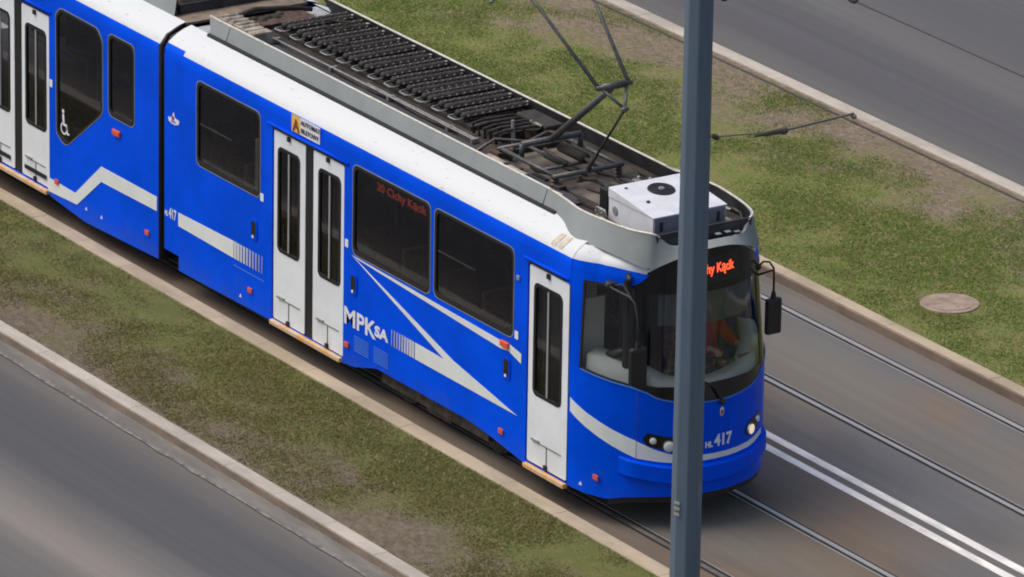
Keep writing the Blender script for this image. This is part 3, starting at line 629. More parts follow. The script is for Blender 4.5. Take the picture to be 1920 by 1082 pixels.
# --- lower nose: stripe, bumper, lamps, lettering
zst0 = lambda s: lerp([(1.83, 1.16), (2.54, .795), (2.75, .752), (2.856, .748)], per(s)[0]); zst1 = lambda s: lerp([(1.83, 1.31), (2.54, .985), (2.66, .90), (2.75, .845), (2.856, .808)], per(s)[0])
strip('nose_stripe', s_of(1.83), s_of(2.54), zst0, zst1, .004, STRIPE, T, thick=.003)
strip('nose_stripe', s_of(2.545), s_of(2.56, 1), lambda s: zst0(s), lambda s: zst1(s) if s < SMID else lerp([(2.5, .86), (2.80, .808), (2.856, .808)], per(s)[0]), .004, STRIPE, T, thick=.003)
zbt = lambda s: lerp([(2.40, .80), (2.54, .775), (2.75, .722), (2.856, .712)], per(s)[0])
strip('bumper', s_of(2.40), s_of(2.40, 1), lambda s: zbt(s)-.205, zbt, lambda s, t: .004+.050*min(1, t/.10)**.7*min(1, (1-t)/.07)**.6*min(1, max(0, (per(s)[0]-2.395))*9), BLUE, T, thick=.03, nz=24)
strip('apron_edge', s_of(2.3), s_of(2.3, 1), lambda s: zLow(s)-.07, lambda s: zLow(s)-.002, -.03, BLACK, T)
for x_ in (2.54,):
    for sd_ in (-1,):
        s = s_of(x_, sd_); strip('panel_seam', s-.003, s+.003, .50, zB, .002, INK, T, thick=.003, ns=1)
for sd_ in (-1, 1):
    s = s_of(2.80, sd_); strip('panel_seam', s-.003, s+.003, .82, zB, .002, INK, T, thick=.003, ns=1)
strip('nose_edge', s_of(1.97), s_of(1.97, 1), lambda s: zB(s)-.012, lambda s: zB(s)+.002, .008, LBLUE, T)
wrap('fleet_number', text2d('417', .175, .003, .006, sx=.86), SMID-.022, .885, .005, STICKW, T)
wrap('fleet_letters', text2d('HL', .085, .003, .004, sx=.85), SMID-.132, .885, .005, STICKW, T)
wrap('number_plate', fill2d([rrect(0, 0, .095, .062, .01)], .003), s_of(2.80, 1)-.02, .60, .052, STICKW, T)
# small city crest under the wiper
wrap('crest', fill2d([[(0, .03), (.025, 0), (.05, .03), (.05, .085), (.025, .11), (0, .085)]], .003), SMID+.04, 1.20, .005, STICKW, T)
wrap('crest', fill2d([[(.010, .032), (.025, .014), (.040, .032), (.040, .072), (.010, .072)]], .003), SMID+.04, 1.20, .009, REDINK, T)
def lamp(parent, s, z, r, m, lit=False):
    p, n_ = M3(s, z, .012), per(s)[2:]; rot = Vector((n_[0], n_[1], 0)).to_track_quat('Z', 'Y').to_matrix().to_4x4()
    bm = bmesh.new(); bmesh.ops.create_cone(bm, cap_ends=True, segments=24, radius1=r*1.22, radius2=r*1.12, depth=.02, matrix=Matrix.Translation(p) @ rot)
    o = obj('headlight', bm, CHROME, parent)
    bm = bmesh.new(); bmesh.ops.create_uvsphere(bm, u_segments=20, v_segments=10, radius=r, matrix=Matrix.Translation(p+Vector((n_[0], n_[1], 0))*.008) @ rot @ Matrix.Diagonal((1, 1, .35, 1)))
    obj('lens', bm, m, o, smooth=True)
for sd_ in (-1, 1):
    sB, sS = s_of(2.735, sd_), s_of(2.655, sd_); k = -sd_
    a_, b_ = (sB+sd_*-.10, sB+sd_*.27); a_, b_ = min(a_, b_), max(a_, b_)
    tt = lambda q, sB=sB, sd_=sd_: max(0, min(1, ((q-sB)*sd_+.10)/.37))
    strip('lamp_cluster', a_, b_, lambda q: .865+.085*tt(q)+.05*(max(0, 1-tt(q)*9)+max(0, tt(q)*9-8)), lambda q: 1.02+.065*tt(q)-.06*(max(0, 1-tt(q)*9)+max(0, tt(q)*9-8)), .006, BLACKP, T, thick=.006, ns=24)
    lamp(T, sB, .940, .054, LAMP if sd_ > 0 else LAMPD); lamp(T, sB+sd_*.165, 1.0, .034, LAMPD)
# --- near-side film stripes and lettering
for P in ([(-2.49, 1.565), (.53, 1.515), (.88, 1.515), (.91, 1.41), (.69, 1.44)],
          [(-2.46, 1.545), (-.60, .955), (-.97, .958), (-1.55, .978), (-1.55, .795), (.86, .79), (-.42, 1.00), (-2.36, 1.55)]): pass
decal('film_stripe', [(-2.49, 1.575), (.52, 1.525), (.90, 1.40), (.90, 1.52), (.66, 1.523)][:0] or [(-2.49, 1.575), (-2.36, 1.558), (.52, 1.435), (.66, 1.452), (.90, 1.385), (.90, 1.495), (.66, 1.535), (.52, 1.522)], STRIPE, T)
decal('film_stripe', [(-2.46, 1.565), (-2.38, 1.545), (-.42, 1.005), (.85, .785), (-1.18, .785), (-1.18, .972), (-.60, .965)], STRIPE, T, off=.0035)
for i in range(9):          # bars that thin out towards the lettering
    x = -1.245-.052*i; wdt = .046-.0038*i; decal('film_bar', [(x, .785), (x+wdt, .785), (x+wdt, .972), (x, .972)], FADE[min(4, i//2)], T)
near_off = -HALFW-.005
def label3(name, s, size, x, z, m, sx=1.0, off=.0, parent=T, depth=0.0):
    me = text2d(s, size, .003, off, sx=sx); near(me, -HALFW-.005-depth, x, z); return link(name, me, m, parent)
label3('operator_name', 'MPK', .275, -2.645, .755, STICKW, sx=1.22, off=.006)
label3('operator_name', 'SA', .165, -2.0, .800, STICKW, sx=1.42, off=.007)
for bx in (-2.42, -2.02):
    for i in range(7):
        z = .655-.027*i; decal('small_print', [(bx, z), (bx+.30, z), (bx+.30, z+.011), (bx, z+.011)], LBLUE, T)
decal('film_stripe', [(-6.19, .80), (-4.98, .785), (-4.98, .985), (-6.19, .96)], STRIPE, T)
for i in range(10):
    x = -4.97+.066*i; wdt = .055-.0042*i; decal('film_bar', [(x, .785), (x+wdt, .785), (x+wdt, .985), (x, .985)], FADE[min(4, i//2)], T)
decal('film_line', [(-4.98, .700), (-4.32, .700), (-4.32, .712), (-4.98, .712)], LBLUE, T)
label3('fleet_number', '417', .165, -6.40, .845, STICKW, sx=.66, off=.004); label3('fleet_letters', 'HL', .08, -6.49, .85, STICKW, sx=.7, off=.003)
decal('film_stripe', [(-9.17, .345), (-8.49, .375), (-7.93, .815), (-6.67, .835), (-6.67, 1.005), (-7.93, 1.00), (-8.53, .505), (-9.17, .515)], STRIPE, T)
# city emblem: crowned gate over two swags
em = [(0, 0), (.025, -.055), (.055, -.066), (.126, -.07), (.115, -.117), (.031, -.145), (-.05, -.140), (-.104, -.125), (-.12, -.083), (-.06, -.078), (-.03, -.05)]
decal('crest', [(-6.30+x, 2.115+z) for x, z in em], STICKW, T)
decal('crest', [(-6.335+x, 2.02+z) for x, z in [(0, 0), (.055, 0), (.055, .035), (.028, .06), (0, .035)]], REDINK, T, off=.006)
decal('crest', [(-6.36+x, 1.993+z) for x, z in [(0, 0), (.12, 0), (.10, .02), (.02, .02)]], LBLUE, T, off=.006)
# ticket machine notice above the double door
decal('notice', [(-3.745, 2.635), (-3.565, 2.635), (-3.565, 2.83), (-3.745, 2.83)], STICKY, T, off=.0075)
decal('notice', [(-3.563, 2.635), (-3.155, 2.635), (-3.155, 2.83), (-3.563, 2.83)], STICKW, T, off=.0075)
label3('notice_letter', 'A', .20, -3.715, 2.65, BROWNINK, sx=1.0, off=.003, depth=.012)
label3('notice_text', 'AUTOMAT', .075, -3.545, 2.757, INK, sx=1.10, off=.001, depth=.012); label3('notice_text', 'BILETOWY', .075, -3.545, 2.667, INK, sx=1.02, off=.001, depth=.012)
for x in (-9.10, -4.385, -2.605, .79): decal('door_sticker', rrect(x-.022, 1.63, x+.045, 1.72, .008), STICKW, T)
for i, x in enumerate((-7.56, .595)):
    bm = bmesh.new(); box(bm, x-.08, x+.08, -HALFW-.035, -HALFW, 1.475, 1.545); obj('marker_lamp', bm, LAMPO, T, bevel=.012)
for x in (-8.95, -6.88, -4.61, -2.57, .54, 2.19):
    bm = bmesh.new(); y = -HALFW if x < 2 else M3(s_of(x), .5).y; box(bm, x-.045, x+.045, y-.02, y, .485, .545); obj('reflector', bm, REDREF, T, bevel=.006)
for x in (-4.54, -2.44, .625):       # door release boxes
    me = fill2d([rrect(-.07, -.12, .07, .12, .04)], .012); near(me, -HALFW-.007, x, 1.25); b_ = link('door_release', me, BLUE, T)
    me = fill2d([rrect(-.045, -.09, .045, .095, .03)], .004); near(me, -HALFW-.015, x, 1.255); link('release_panel', me, BLACK, b_)
    me = fill2d([rrect(-.018, -.015, .018, .015, .006)], .004); near(me, -HALFW-.019, x-.005, 1.17); link('release_button', me, STICKW, b_)
for x in (-8.3, -7.95, -4.85, 1.98): decal('jacking_mark', [(x, .37), (x+.05, .37), (x+.025, .41)], STICKW, T) if x < 1.7 else wrap('jacking_mark', fill2d([[(0, 0), (.05, 0), (.025, .04)]], .003), s_of(x), .385, .004, STICKW, T)
bm = bmesh.new(); box(bm, .795, .855, -HALFW-.02, -HALFW, 2.29, 2.345); obj('camera_pod', bm, GREY, T, bevel=.01)
# wheelchair pictogram on the low window
wc = []
def ring2(cx, cz, r0, r1, a0, a1, n=12): return [(cx+r1*math.cos(R(a0+(a1-a0)*k/n)), cz+r1*math.sin(R(a0+(a1-a0)*k/n))) for k in range(n+1)]+[(cx+r0*math.cos(R(a1+(a0-a1)*k/n)), cz+r0*math.sin(R(a1+(a0-a1)*k/n))) for k in range(n+1)]
WY = -HALFW+.012
for lp in (rrect(-8.85, 1.385, -8.80, 1.435, .024), ring2(-8.81, 1.205, .055, .075, 95, 400), [(-8.845, 1.375), (-8.805, 1.375), (-8.795, 1.27), (-8.74, 1.265), (-8.715, 1.17), (-8.68, 1.175), (-8.69, 1.15), (-8.735, 1.145), (-8.765, 1.235), (-8.83, 1.24)]):
    me = fill2d([lp], .002); near(me, WY-.006); link('wheelchair_sign', me, STICKW, T)
# --- windows
def window(loop, glassm=TINT, Y=-HALFW, far=False, split=None, fw_=.03):
    cx = sum(p[0] for p in loop)/len(loop); cz = sum(p[1] for p in loop)/len(loop)
    w_ = max(p[0] for p in loop)-min(p[0] for p in loop); h_ = max(p[1] for p in loop)-min(p[1] for p in loop)
    sc_ = lambda d: [(cx+(x-cx)*(1+2*d/w_), cz+(z-cz)*(1+2*d/h_)) for x, z in loop]
    o = side('window', [sc_(.006), sc_(-fw_)], BLACK, T, Y=Y-.004, thick=.025, far=far)
    side('pane', [sc_(-fw_+.003)], glassm, o, Y=Y+.012, thick=.005, far=far)
    me_ = side('window_trim', [sc_(.013), sc_(.004)], GREY, o, Y=Y-.005, thick=.006, far=far)
    if split:
        x0, x1, z = split; side('vent_bar', [[(x0, z), (x1, z), (x1, z+.016), (x0, z+.016)]], UNDER, o, Y=Y+.008, thick=.01, far=far)
    return o
window(rrect(*W_FWD[0], .09), split=(-5.74, -5.05, 2.13)); window(rrect(*W_FWD[1], .09)); window(rrect(*W_FWD[2], .09), split=(-.77, -.03, 2.13))
window(rrect(*R2, .09)); window(roundpoly(R1)); window(rrect(*R0, .09))
for w_ in FARW_F+FARW_R: window(rrect(*w_, .09), DEEPT, far=True)
bm = bmesh.new(); box(bm, -4.62, -4.50, -1.10, -1.06, 1.70, 2.28); obj('draught_screen', bm, PARTI, T, bevel=.01)
# lit side display behind the second window
me = text2d('20 Cichy Kącik', .132, .003, .002, sx=1.22); near(me, -HALFW+.09, -2.14, 2.405); link('side_display_text', me, LEDD, T)
bm = bmesh.new(); box(bm, -2.40, -1.0, -1.055, -.98, 2.36, 2.56); obj('side_display', bm, INK, T)
# --- doors
def leaf(x0, x1, z0, z1, wx0, wx1, wz0, wz1, grab=True):
    o = side('door', [rrect(x0, z0, x1, z1, .025), rrect(wx0, wz0, wx1, wz1, .07)], DOORW, T, Y=-HALFW+.012, thick=.03)
    side('door_window_seal', [rrect(wx0-.005, wz0-.005, wx1+.005, wz1+.005, .075), rrect(wx0+.032, wz0+.032, wx1-.032, wz1-.032, .05)], BLACK, o, Y=-HALFW+.006, thick=.03)
    side('door_pane', [rrect(wx0+.028, wz0+.028, wx1-.028, wz1-.028, .05)], DOORG, o, Y=-HALFW+.02, thick=.005)
    bm = bmesh.new(); xm = (wx0+wx1)/2+.0; box(bm, xm-.013, xm+.013, -HALFW+.006, -HALFW+.016, wz0+.02, wz1-.02); obj('pane_divider', bm, RAILM, o)
    bm = bmesh.new(); box(bm, x0+.10, x1-.10, -HALFW+.003, -HALFW+.012, .60, .612); box(bm, x0+.10, x0+.24, -HALFW-.012, -HALFW+.012, .614, .63); obj('kick_plate_edge', bm, STEEL, o)
    bm = bmesh.new(); box(bm, (x0+x1)/2-.003, (x0+x1)/2+.003, -HALFW+.004, -HALFW+.012, .35, .60); obj('leaf_seam', bm, INTER, o)
    for zz in (z0+.0, z1-.055):
        bm = bmesh.new(); box(bm, (x0+x1)/2-.03, (x0+x1)/2+.02, -HALFW-.012, -HALFW+.01, zz, zz+.05); obj('door_hinge', bm, BLACK, o)
leaf(-4.145, -3.485, .34, 2.535, -4.06, -3.60, 1.15, 2.36); leaf(-3.315, -2.675, .34, 2.535, -3.205, -2.745, 1.12, 2.365)
side('door_seal', [[(-3.485, .34), (-3.315, .34), (-3.315, 2.535), (-3.485, 2.535)]], BLACK, T, Y=-HALFW+.02, thick=.03)
leaf(1.015, 1.765, .35, 2.53, 1.11, 1.645, 1.12, 2.36)
leaf(-9.80, -9.155, .375, 2.455, -9.71, -9.225, 1.03, 2.25); leaf(-10.645, -9.98, .375, 2.455, -10.55, -10.08, 1.03, 2.25)
side('door_seal', [[(-9.98, .375), (-9.80, .375), (-9.80, 2.455), (-9.98, 2.455)]], BLACK, T, Y=-HALFW+.02, thick=.03)
for x0, x1 in ((-9.72, -9.22), (-10.57, -10.07)):
    bm = bmesh.new(); box(bm, x0, x1, -HALFW-.006, -HALFW+.002, .465, .515); obj('door_step_strip', bm, BLACK, T)
for x0, x1, z in ((-4.16, -2.66, .335), (1.0, 1.80, .335), (-10.66, -9.14, .36)):
    bm = bmesh.new(); box(bm, x0+.01, x1-.01, -HALFW-.045, -HALFW+.02, z-.06, z-.005); obj('door_sill', bm, ORANGE, T, bevel=.012)
# rain gutters above the doors
for x0, x1, z in ((-4.26, -2.56, 2.585), (.93, 1.78, 2.59), (-11.0, -9.08, 2.52)):
    bm = bmesh.new(); tube(bm, [(x0, -HALFW-.005, z), (x1, -HALFW-.005, z)], .016, 8); obj('rain_gutter', bm, BLUE, T, smooth=True)
    bm = bmesh.new(); box(bm, x0+.08, x1-.06, -HALFW-.002, -HALFW+.001, z-.045, z-.015); obj('door_head_seal', bm, BLACK, T)
# patch of tape on the white cove near the cab
TAPE = mat('yellowed_tape', (0.50, 0.46, 0.36), 0.6, var=0.15, vscale=18)
bm = bmesh.new()
for x in (1.37, 1.49):
    r_ = [[bm.verts.new((x+dx+(.02 if z > 2.9 else 0), -(HALFW-lerp(COVE, z)+.003), z+.004)) for z in (2.85, 2.88, 2.925, 2.955)] for dx in (0, .09)]
    for k in range(3): bm.faces.new((r_[0][k], r_[1][k], r_[1][k+1], r_[0][k+1]))
obj('tape_patch', bm, TAPE, T)

# --- underframe and bogies
bm = bmesh.new(); box(bm, -6.1, 1.9, -1.04, 1.04, .42, .60); box(bm, 1.9, 2.45, -.75, .75, .42, .60); box(bm, REND, -6.75, -1.06, 1.06, .34, .60); obj('underframe', bm, UNDER, T)
for bx in (-.95, -10.9):
    bg_ = empty('bogie', (bx, 0, 0)); bg_.parent = T
    for sy in (-1, 1):
        bm = bmesh.new(); box(bm, -1.1, 1.05, sy*.98-.05, sy*.98+.05, .22, .36); box(bm, -.25, .25, sy*.93-.06, sy*.93+.06, .16, .34); box(bm, .35, .55, sy*.95-.05, sy*.95+.03, .22, .40); obj('bogie_frame', bm, BOGIE, bg_, bevel=.01)
        for wx in (-.9, .9):
            bm = bmesh.new(); bmesh.ops.create_cone(bm, cap_ends=True, segments=32, radius1=.33, radius2=.33, depth=.11, matrix=Matrix.Translation((wx, sy*.76, .34)) @ Matrix.Rotation(R(90), 4, 'X')); obj('wheel', bm, BOGIE, bg_, bevel=.01)
    bm = bmesh.new()
    for wx in (-.9, .9): tube(bm, [(wx, -.75, .34), (wx, .75, .34)], .06, 10)
    obj('axle', bm, UNDER, bg_)
# --- interior
bm = bmesh.new(); box(bm, -6.4, 1.3, -1.08, 1.08, .80, .86); box(bm, REND, -6.75, -1.08, 1.08, .60, .66); obj('saloon_floor', bm, FLOORI, T)
bm = bmesh.new(); box(bm, -6.4, 1.9, -.95, .95, 2.74, 2.78); box(bm, REND, -6.75, -1.0, 1.0, 2.74, 2.78); obj('saloon_ceiling', bm, INTER, T)
bm = bmesh.new(); box(bm, 1.00, 1.05, .0, 1.08, .86, 2.74); obj('cab_partition', bm, INTER, T)
def seat(x, y, zf=.86):
    bm = bmesh.new(); box(bm, x-.20, x+.22, y-.21, y+.21, zf+.38, zf+.46)
    o = obj('passenger_seat', bm, SEATM, T, bevel=.03)
    bm = bmesh.new(); box(bm, x-.27, x-.20, y-.21, y+.21, zf+.42, zf+1.0); obj('seat_back', bm, SEATM, o, bevel=.03)
    bm = bmesh.new(); box(bm, x-.05, x+.05, y-.05, y+.05, zf, zf+.38); obj('seat_post', bm, INTER, o)
for x in (-5.5, -4.75, -2.2, -1.45, -.6, .15): seat(x, -.80)
for x in (-5.5, -4.7, -3.9, -3.1, -2.3, -1.5, -.7, .1): seat(x, .80)
for x in (-12.5, -11.6): seat(x, -.80, .66)
for x in (-12.5, -11.6, -10.5, -9.6, -8.6, -7.7): seat(x, .80, .66)
# a few passengers' grab poles
bm = bmesh.new()
for x in (-4.3, -2.55, -.1, .85, -9.05, -7.6): tube(bm, [(x, -.55, .8), (x, -.55, 2.74)], .015, 8)
obj('grab_poles', bm, RAILM, T)
# cab: dashboard, ledge, console, blinds, driver seat
bm = bmesh.new(); pts = []
for s in np.linspace(s_of(2.0), s_of(2.0, 1), 40): pts.append(s)
r0 = [bm.verts.new(M3(s, zB(s)+.10+.05, -.05)) for s in pts]; r1 = [bm.verts.new(M3(s, zB(s)+.20, -.24)) for s in pts]; r2 = [bm.verts.new(M3(s, zB(s)-.25, -.26)) for s in pts]; r3 = [bm.verts.new(M3(s, zB(s)-.15, -.05)) for s in pts]
for a, b in ((r0, r1), (r1, r2), (r3, r0)):
    for i in range(len(pts)-1): bm.faces.new((a[i], a[i+1], b[i+1], b[i]))
obj('dashboard', bm, DASH, T, smooth=True)
bm = bmesh.new()
for yy in (-.45, -.1, .25, .5): box(bm, 2.62-abs(yy)*.25, 2.64-abs(yy)*.25, yy, yy+.16, 1.66, 1.69)
obj('demister_slots', bm, INK, T)
bm = bmesh.new(); box(bm, 1.05, 1.10, -1.02, -.35, .86, 2.70); box(bm, 1.80, 1.83, -1.07, -.74, .86, 2.36); obj('cab_bulkhead', bm, PARTI, T)
bm = bmesh.new(); box(bm, 1.78, 2.22, -.96, -.70, 1.30, 1.64); obj('side_console', bm, DASH, T, bevel=.03)
bm = bmesh.new(); tube(bm, [(1.95, -.85, 1.66), (2.1, -.83, 1.80), (2.3, -.8, 1.9)], [.05, .06, .035], 10); obj('handset', bm, BLACK, T, smooth=True)
strip('sun_blind', s_of(2.66), s_of(2.66, 1), 2.22, 2.58, -.06, VISOR, T)
bm = bmesh.new(); tube(bm, [(2.35, -.80, 1.3), (2.35, -.80, 2.7)], .05, 8); obj('inner_pillar', bm, BLACK, T)
ds = empty('driver_seat', (1.80, .46, .93)); ds.parent = T
bm = bmesh.new(); box(bm, -.22, .26, -.24, .24, .38, .50); obj('seat_cushion', bm, SEATM, ds, bevel=.04)
bm = bmesh.new(); box(bm, -.32, -.22, -.24, .24, .45, 1.25); obj('seat_back', bm, SEATM, ds, bevel=.04)
bm = bmesh.new(); box(bm, -.08, .08, -.08, .08, 0, .38); obj('seat_pedestal', bm, UNDER, ds)
bm = bmesh.new(); box(bm, 1.1, 2.2, -.93, .93, .80, .86); obj('cab_floor', bm, FLOORI, T)
# wiper
bm = bmesh.new(); p0 = M3(SMID+.05, 1.37, .03); p1 = M3(SMID-.06, 1.56, .05); p2 = M3(SMID-.22, 1.66, .045); tube(bm, [p0, p1, p2], .012, 6); tube(bm, [M3(SMID-.25, 1.55, .03), M3(SMID-.16, 2.15, .03)], .010, 6); ball(bm, p0, .035)
obj('wiper', bm, BLACK, T)
# mirrors
def mirror(bracket, body, w_, h_, far=False):
    e = empty('side_mirror', bracket[0]); e.parent = T; o0 = Vector(bracket[0])
    bm = bmesh.new(); tube(bm, [Vector(p)-o0 for p in bracket], .012, 8)
    if far: tube(bm, [Vector(bracket[0])-o0+Vector((0, 0, -.09)), Vector(bracket[3])-o0+Vector((0, 0, -.02))], .012, 8)
    ball(bm, (0, 0, 0), .04); obj('mirror_arm', bm, BLACK if far else DARKGREY, e, smooth=True)
    c = Vector(body)-o0; bm = bmesh.new(); box(bm, c.x-.035, c.x+.04, c.y-w_/2, c.y+w_/2, c.z-h_/2, c.z+h_/2)
    obj('mirror_housing', bm, BLACK, e, bevel=.03)
    bm = bmesh.new(); tube(bm, [c+Vector((0, 0, h_/2-.01)), c+Vector((0, 0, h_/2+.07))], [.035, .02], 8); obj('mirror_neck', bm, BLACK, e)
    bm = bmesh.new(); box(bm, c.x-.042, c.x-.036, c.y-w_/2+.02, c.y+w_/2-.02, c.z-h_/2+.03, c.z+h_/2-.03); obj('mirror_glass', bm, CHROME, e)
mirror([(2.30, -1.01, 2.665), (2.40, -1.03, 2.66), (2.66, -1.00, 2.645), (2.74, -.98, 2.60), (2.79, -.97, 2.42), (2.80, -.97, 2.12)], (2.80, -.97, 1.93), .20, .40)
bm = bmesh.new(); box(bm, 2.25, 2.36, -1.03, -.94, 2.635, 2.70); obj('arm_clamp', bm, BLACK, T, bevel=.012)
bm = bmesh.new(); tube(bm, [(2.30, -1.0, 2.66), (2.46, -.93, 2.70), (2.70, -.99, 2.62)], .012, 6); obj('arm_stay', bm, BLACK, T)
bm = bmesh.new(); tube(bm, [M3(s_of(2.42), 2.755, 0), M3(s_of(2.46), 2.74, .09)], .03, 8); ball(bm, M3(s_of(2.46), 2.74, .09), .035); obj('arm_clamp', bm, BLACK, T, smooth=True)
mirror([(2.46, .74, 2.60), (2.48, .80, 2.655), (2.52, .85, 2.655), (2.57, .87, 2.60), (2.58, .87, 2.50), (2.58, .87, 2.28)], (2.58, .87, 2.075), .19, .40, far=True)

# --- roof equipment
# resistor bank: rows across the roof, each a pair of ribbed tubes with bead insulators and a bright end loop
rows_x = [-5.62+.328*i for i in range(12)]
zr = 3.135
beds = bmesh.new(); box(beds, -5.85, -1.75, -.12, .70, 3.03, 3.07); obj('resistor_tray', beds, UNDER, T)
def rmesh(name, pts, rad, n, m):
    bm = bmesh.new(); tube(bm, pts, rad, n); bmesh.ops.recalc_face_normals(bm, faces=bm.faces); me_ = bpy.data.meshes.new(name); bm.to_mesh(me_); bm.free()
    for p in me_.polygons: p.use_smooth = True
    me_.materials.append(m); return me_
ys = np.linspace(-.14, .71, 29); TB = rmesh('tube', [(0, y, 0) for y in ys], [.022 if k in (0, 28) else (.048 if k % 2 else .040) for k in range(29)], 10, RESI)
bp_, br_ = [], []
for k in range(9):
    y = -.08+.76*k/8
    for dy, r_ in ((-.018, .004), (-.012, .012), (0, .017), (.012, .012), (.018, .004)): bp_.append((0, y+dy, 0)); br_.append(r_)
BS = rmesh('bead_string', bp_, br_, 8, BEAD)
LP = rmesh('terminal_loop', [(-.085, -.10, -.01), (-.09, -.20, -.015), (-.06, -.235, -.015), (.06, -.235, -.015), (.09, -.20, -.015), (.085, -.10, -.01)], .008, 6, STEEL)
TB2 = rmesh('end_tab', [(.06, .68, .03), (.10, .78, .03)], .012, 6, STEEL)
for i, x in enumerate(rows_x):
    o = link('resistor_row', TB, None, T)
    if i % 3 == 1: o.scale = (1, .985, 1.04)
    o.location = (x-.058+random.uniform(-.012, .012), .02, zr+random.uniform(-.006, .006)); o.rotation_euler = (random.uniform(-.008, .008), random.uniform(-.04, .04), random.uniform(-.014, .014))
    for me_, nm, lc in ((TB, 'resistor_tube', (.116, 0, 0)), (BS, 'bead_string', (.173, 0, .012)), (BS, 'bead_string', (.048, 0, .045)), (LP, 'terminal_loop', (.058, 0, 0)), (TB2, 'end_tab', (.058, 0, 0))):
        c_ = link(nm, me_, None, o); c_.location = lc
# loops of stray cable over two rows
bm = bmesh.new()
for cx, cy, rr in ((-4.6, -.02, .09), (-5.25, .33, .13)):
    tube(bm, [(cx+rr*math.cos(t), cy+rr*1.2*math.sin(t), zr+.075+.02*math.sin(2*t)) for t in np.linspace(0, 5.6, 16)], .011, 6)
obj('roof_cable', bm, UNDER, T, smooth=True)
LEDGE = mat('blue_grey_roof_ledge', (0.040, 0.041, 0.050), 0.7, var=.25, vscale=6)
bm = bmesh.new(); box(bm, -5.35, .9, -.73, -.385, 3.02, 3.052); obj('roof_ledge', bm, LEDGE, T, bevel=.008)
random.seed(23)
for k in range(22):
    x, y = random.uniform(-1.0, 1.15), random.uniform(-.62, .66); bm = bmesh.new(); kind = k % 3
    if kind == 0: l, w_ = random.uniform(.06, .22), random.uniform(.03, .09); box(bm, x-l, x+l, y-w_, y+w_, 3.028, 3.028+random.uniform(.02, .07)); obj('roof_bracket', bm, (TRAY, UNDER, LEDGE)[k % 2], T, bevel=.006)
    elif kind == 1: tube(bm, [(x+.16*t, y+.05*math.sin(t*2+k), 3.045+.02*math.sin(t*3)) for t in range(5)], .014, 6); obj('roof_cable', bm, UNDER, T, smooth=True)
    else: tube(bm, [(x, y, 3.02), (x, y, 3.10)], [.035, .022], 8); obj('roof_stud', bm, (BEAD, UNDER)[k % 2], T)
for x, y in ((-.55, -.56), (-.12, -.58)):
    bm = bmesh.new(); tube(bm, [(x-.17, y, 3.07), (x+.17, y-.0, 3.07)], .075, 12); obj('air_tank', bm, BEIGE, T, smooth=False)
bm = bmesh.new(); tube(bm, [(-5.6, -.335, 3.075), (-4.0, -.33, 3.08), (-1.35, -.33, 3.075)], .011, 6); tube(bm, [(-3.6, -.28, 3.07), (-1.4, -.285, 3.07)], .009, 6)
for x in (-5.5, -4.3, -3.1, -1.9, -1.4): box(bm, x, x+.04, -.35, -.26, 3.03, 3.08)
obj('side_bar', bm, STEEL, T, smooth=False)
bm = bmesh.new(); tube(bm, [(-4.2, -.34, 3.065), (-3.5, -.37, 3.05), (-3.0, -.31, 3.06), (-2.4, -.36, 3.05), (-1.7, -.33, 3.06)], .014, 6); obj('roof_cable', bm, UNDER, T, smooth=True)
# gritty beige-grey cover at the rear end of the leading roof
bm = bmesh.new()
box(bm, -6.15, -5.55, -.66, -.42, 3.03, 3.20)
for k in range(5): tube(bm, [(-6.12+.115*k, -.65, 3.195), (-6.12+.115*k, -.43, 3.195)], .032, 8)
obj('end_cover', bm, BEIGE, T, bevel=.008)
bm = bmesh.new(); box(bm, -5.54, -5.40, -.66, -.40, 3.03, 3.20); obj('end_cover', bm, BEIGE, T, bevel=.02)
bm = bmesh.new()
for k in range(7): ball(bm, (-6.35+random.uniform(0, .2), -.35+.09*k, 3.06), .06, 1, 1, .8)
tube(bm, [(-6.4, -.4, 3.05), (-6.3, -.1, 3.16), (-6.35, .3, 3.1), (-6.2, .6, 3.08)], .03, 8); obj('coupling_hoses', bm, UNDER, T, smooth=True)
bm = bmesh.new(); box(bm, -6.3, -5.95, -.2, .5, 3.03, 3.075); obj('junction_plate', bm, RUST, T)
for k in range(5):
    x = -1.62+.11*k; bm = bmesh.new(); tube(bm, [(x, -.16, 3.05), (x, -.18, 3.16), (x+.05, -.08, 3.20), (x+.05, .30, 3.19), (x, .40, 3.14), (x, .42, 3.05)], .020, 8); obj('busbar_hoop', bm, RESI if k % 2 else UNDER, T, smooth=True)
bm = bmesh.new(); box(bm, -1.70, -1.10, .42, .66, 3.03, 3.17); obj('contactor_box', bm, RESI, T, bevel=.02)
bm = bmesh.new(); tube(bm, [(-1.05, -.5, 3.06), (-1.15, -.2, 3.12), (-.95, .1, 3.10), (-1.05, .4, 3.13), (-.9, .62, 3.06)], .018, 6); obj('roof_cable', bm, BEAD, T, smooth=True)
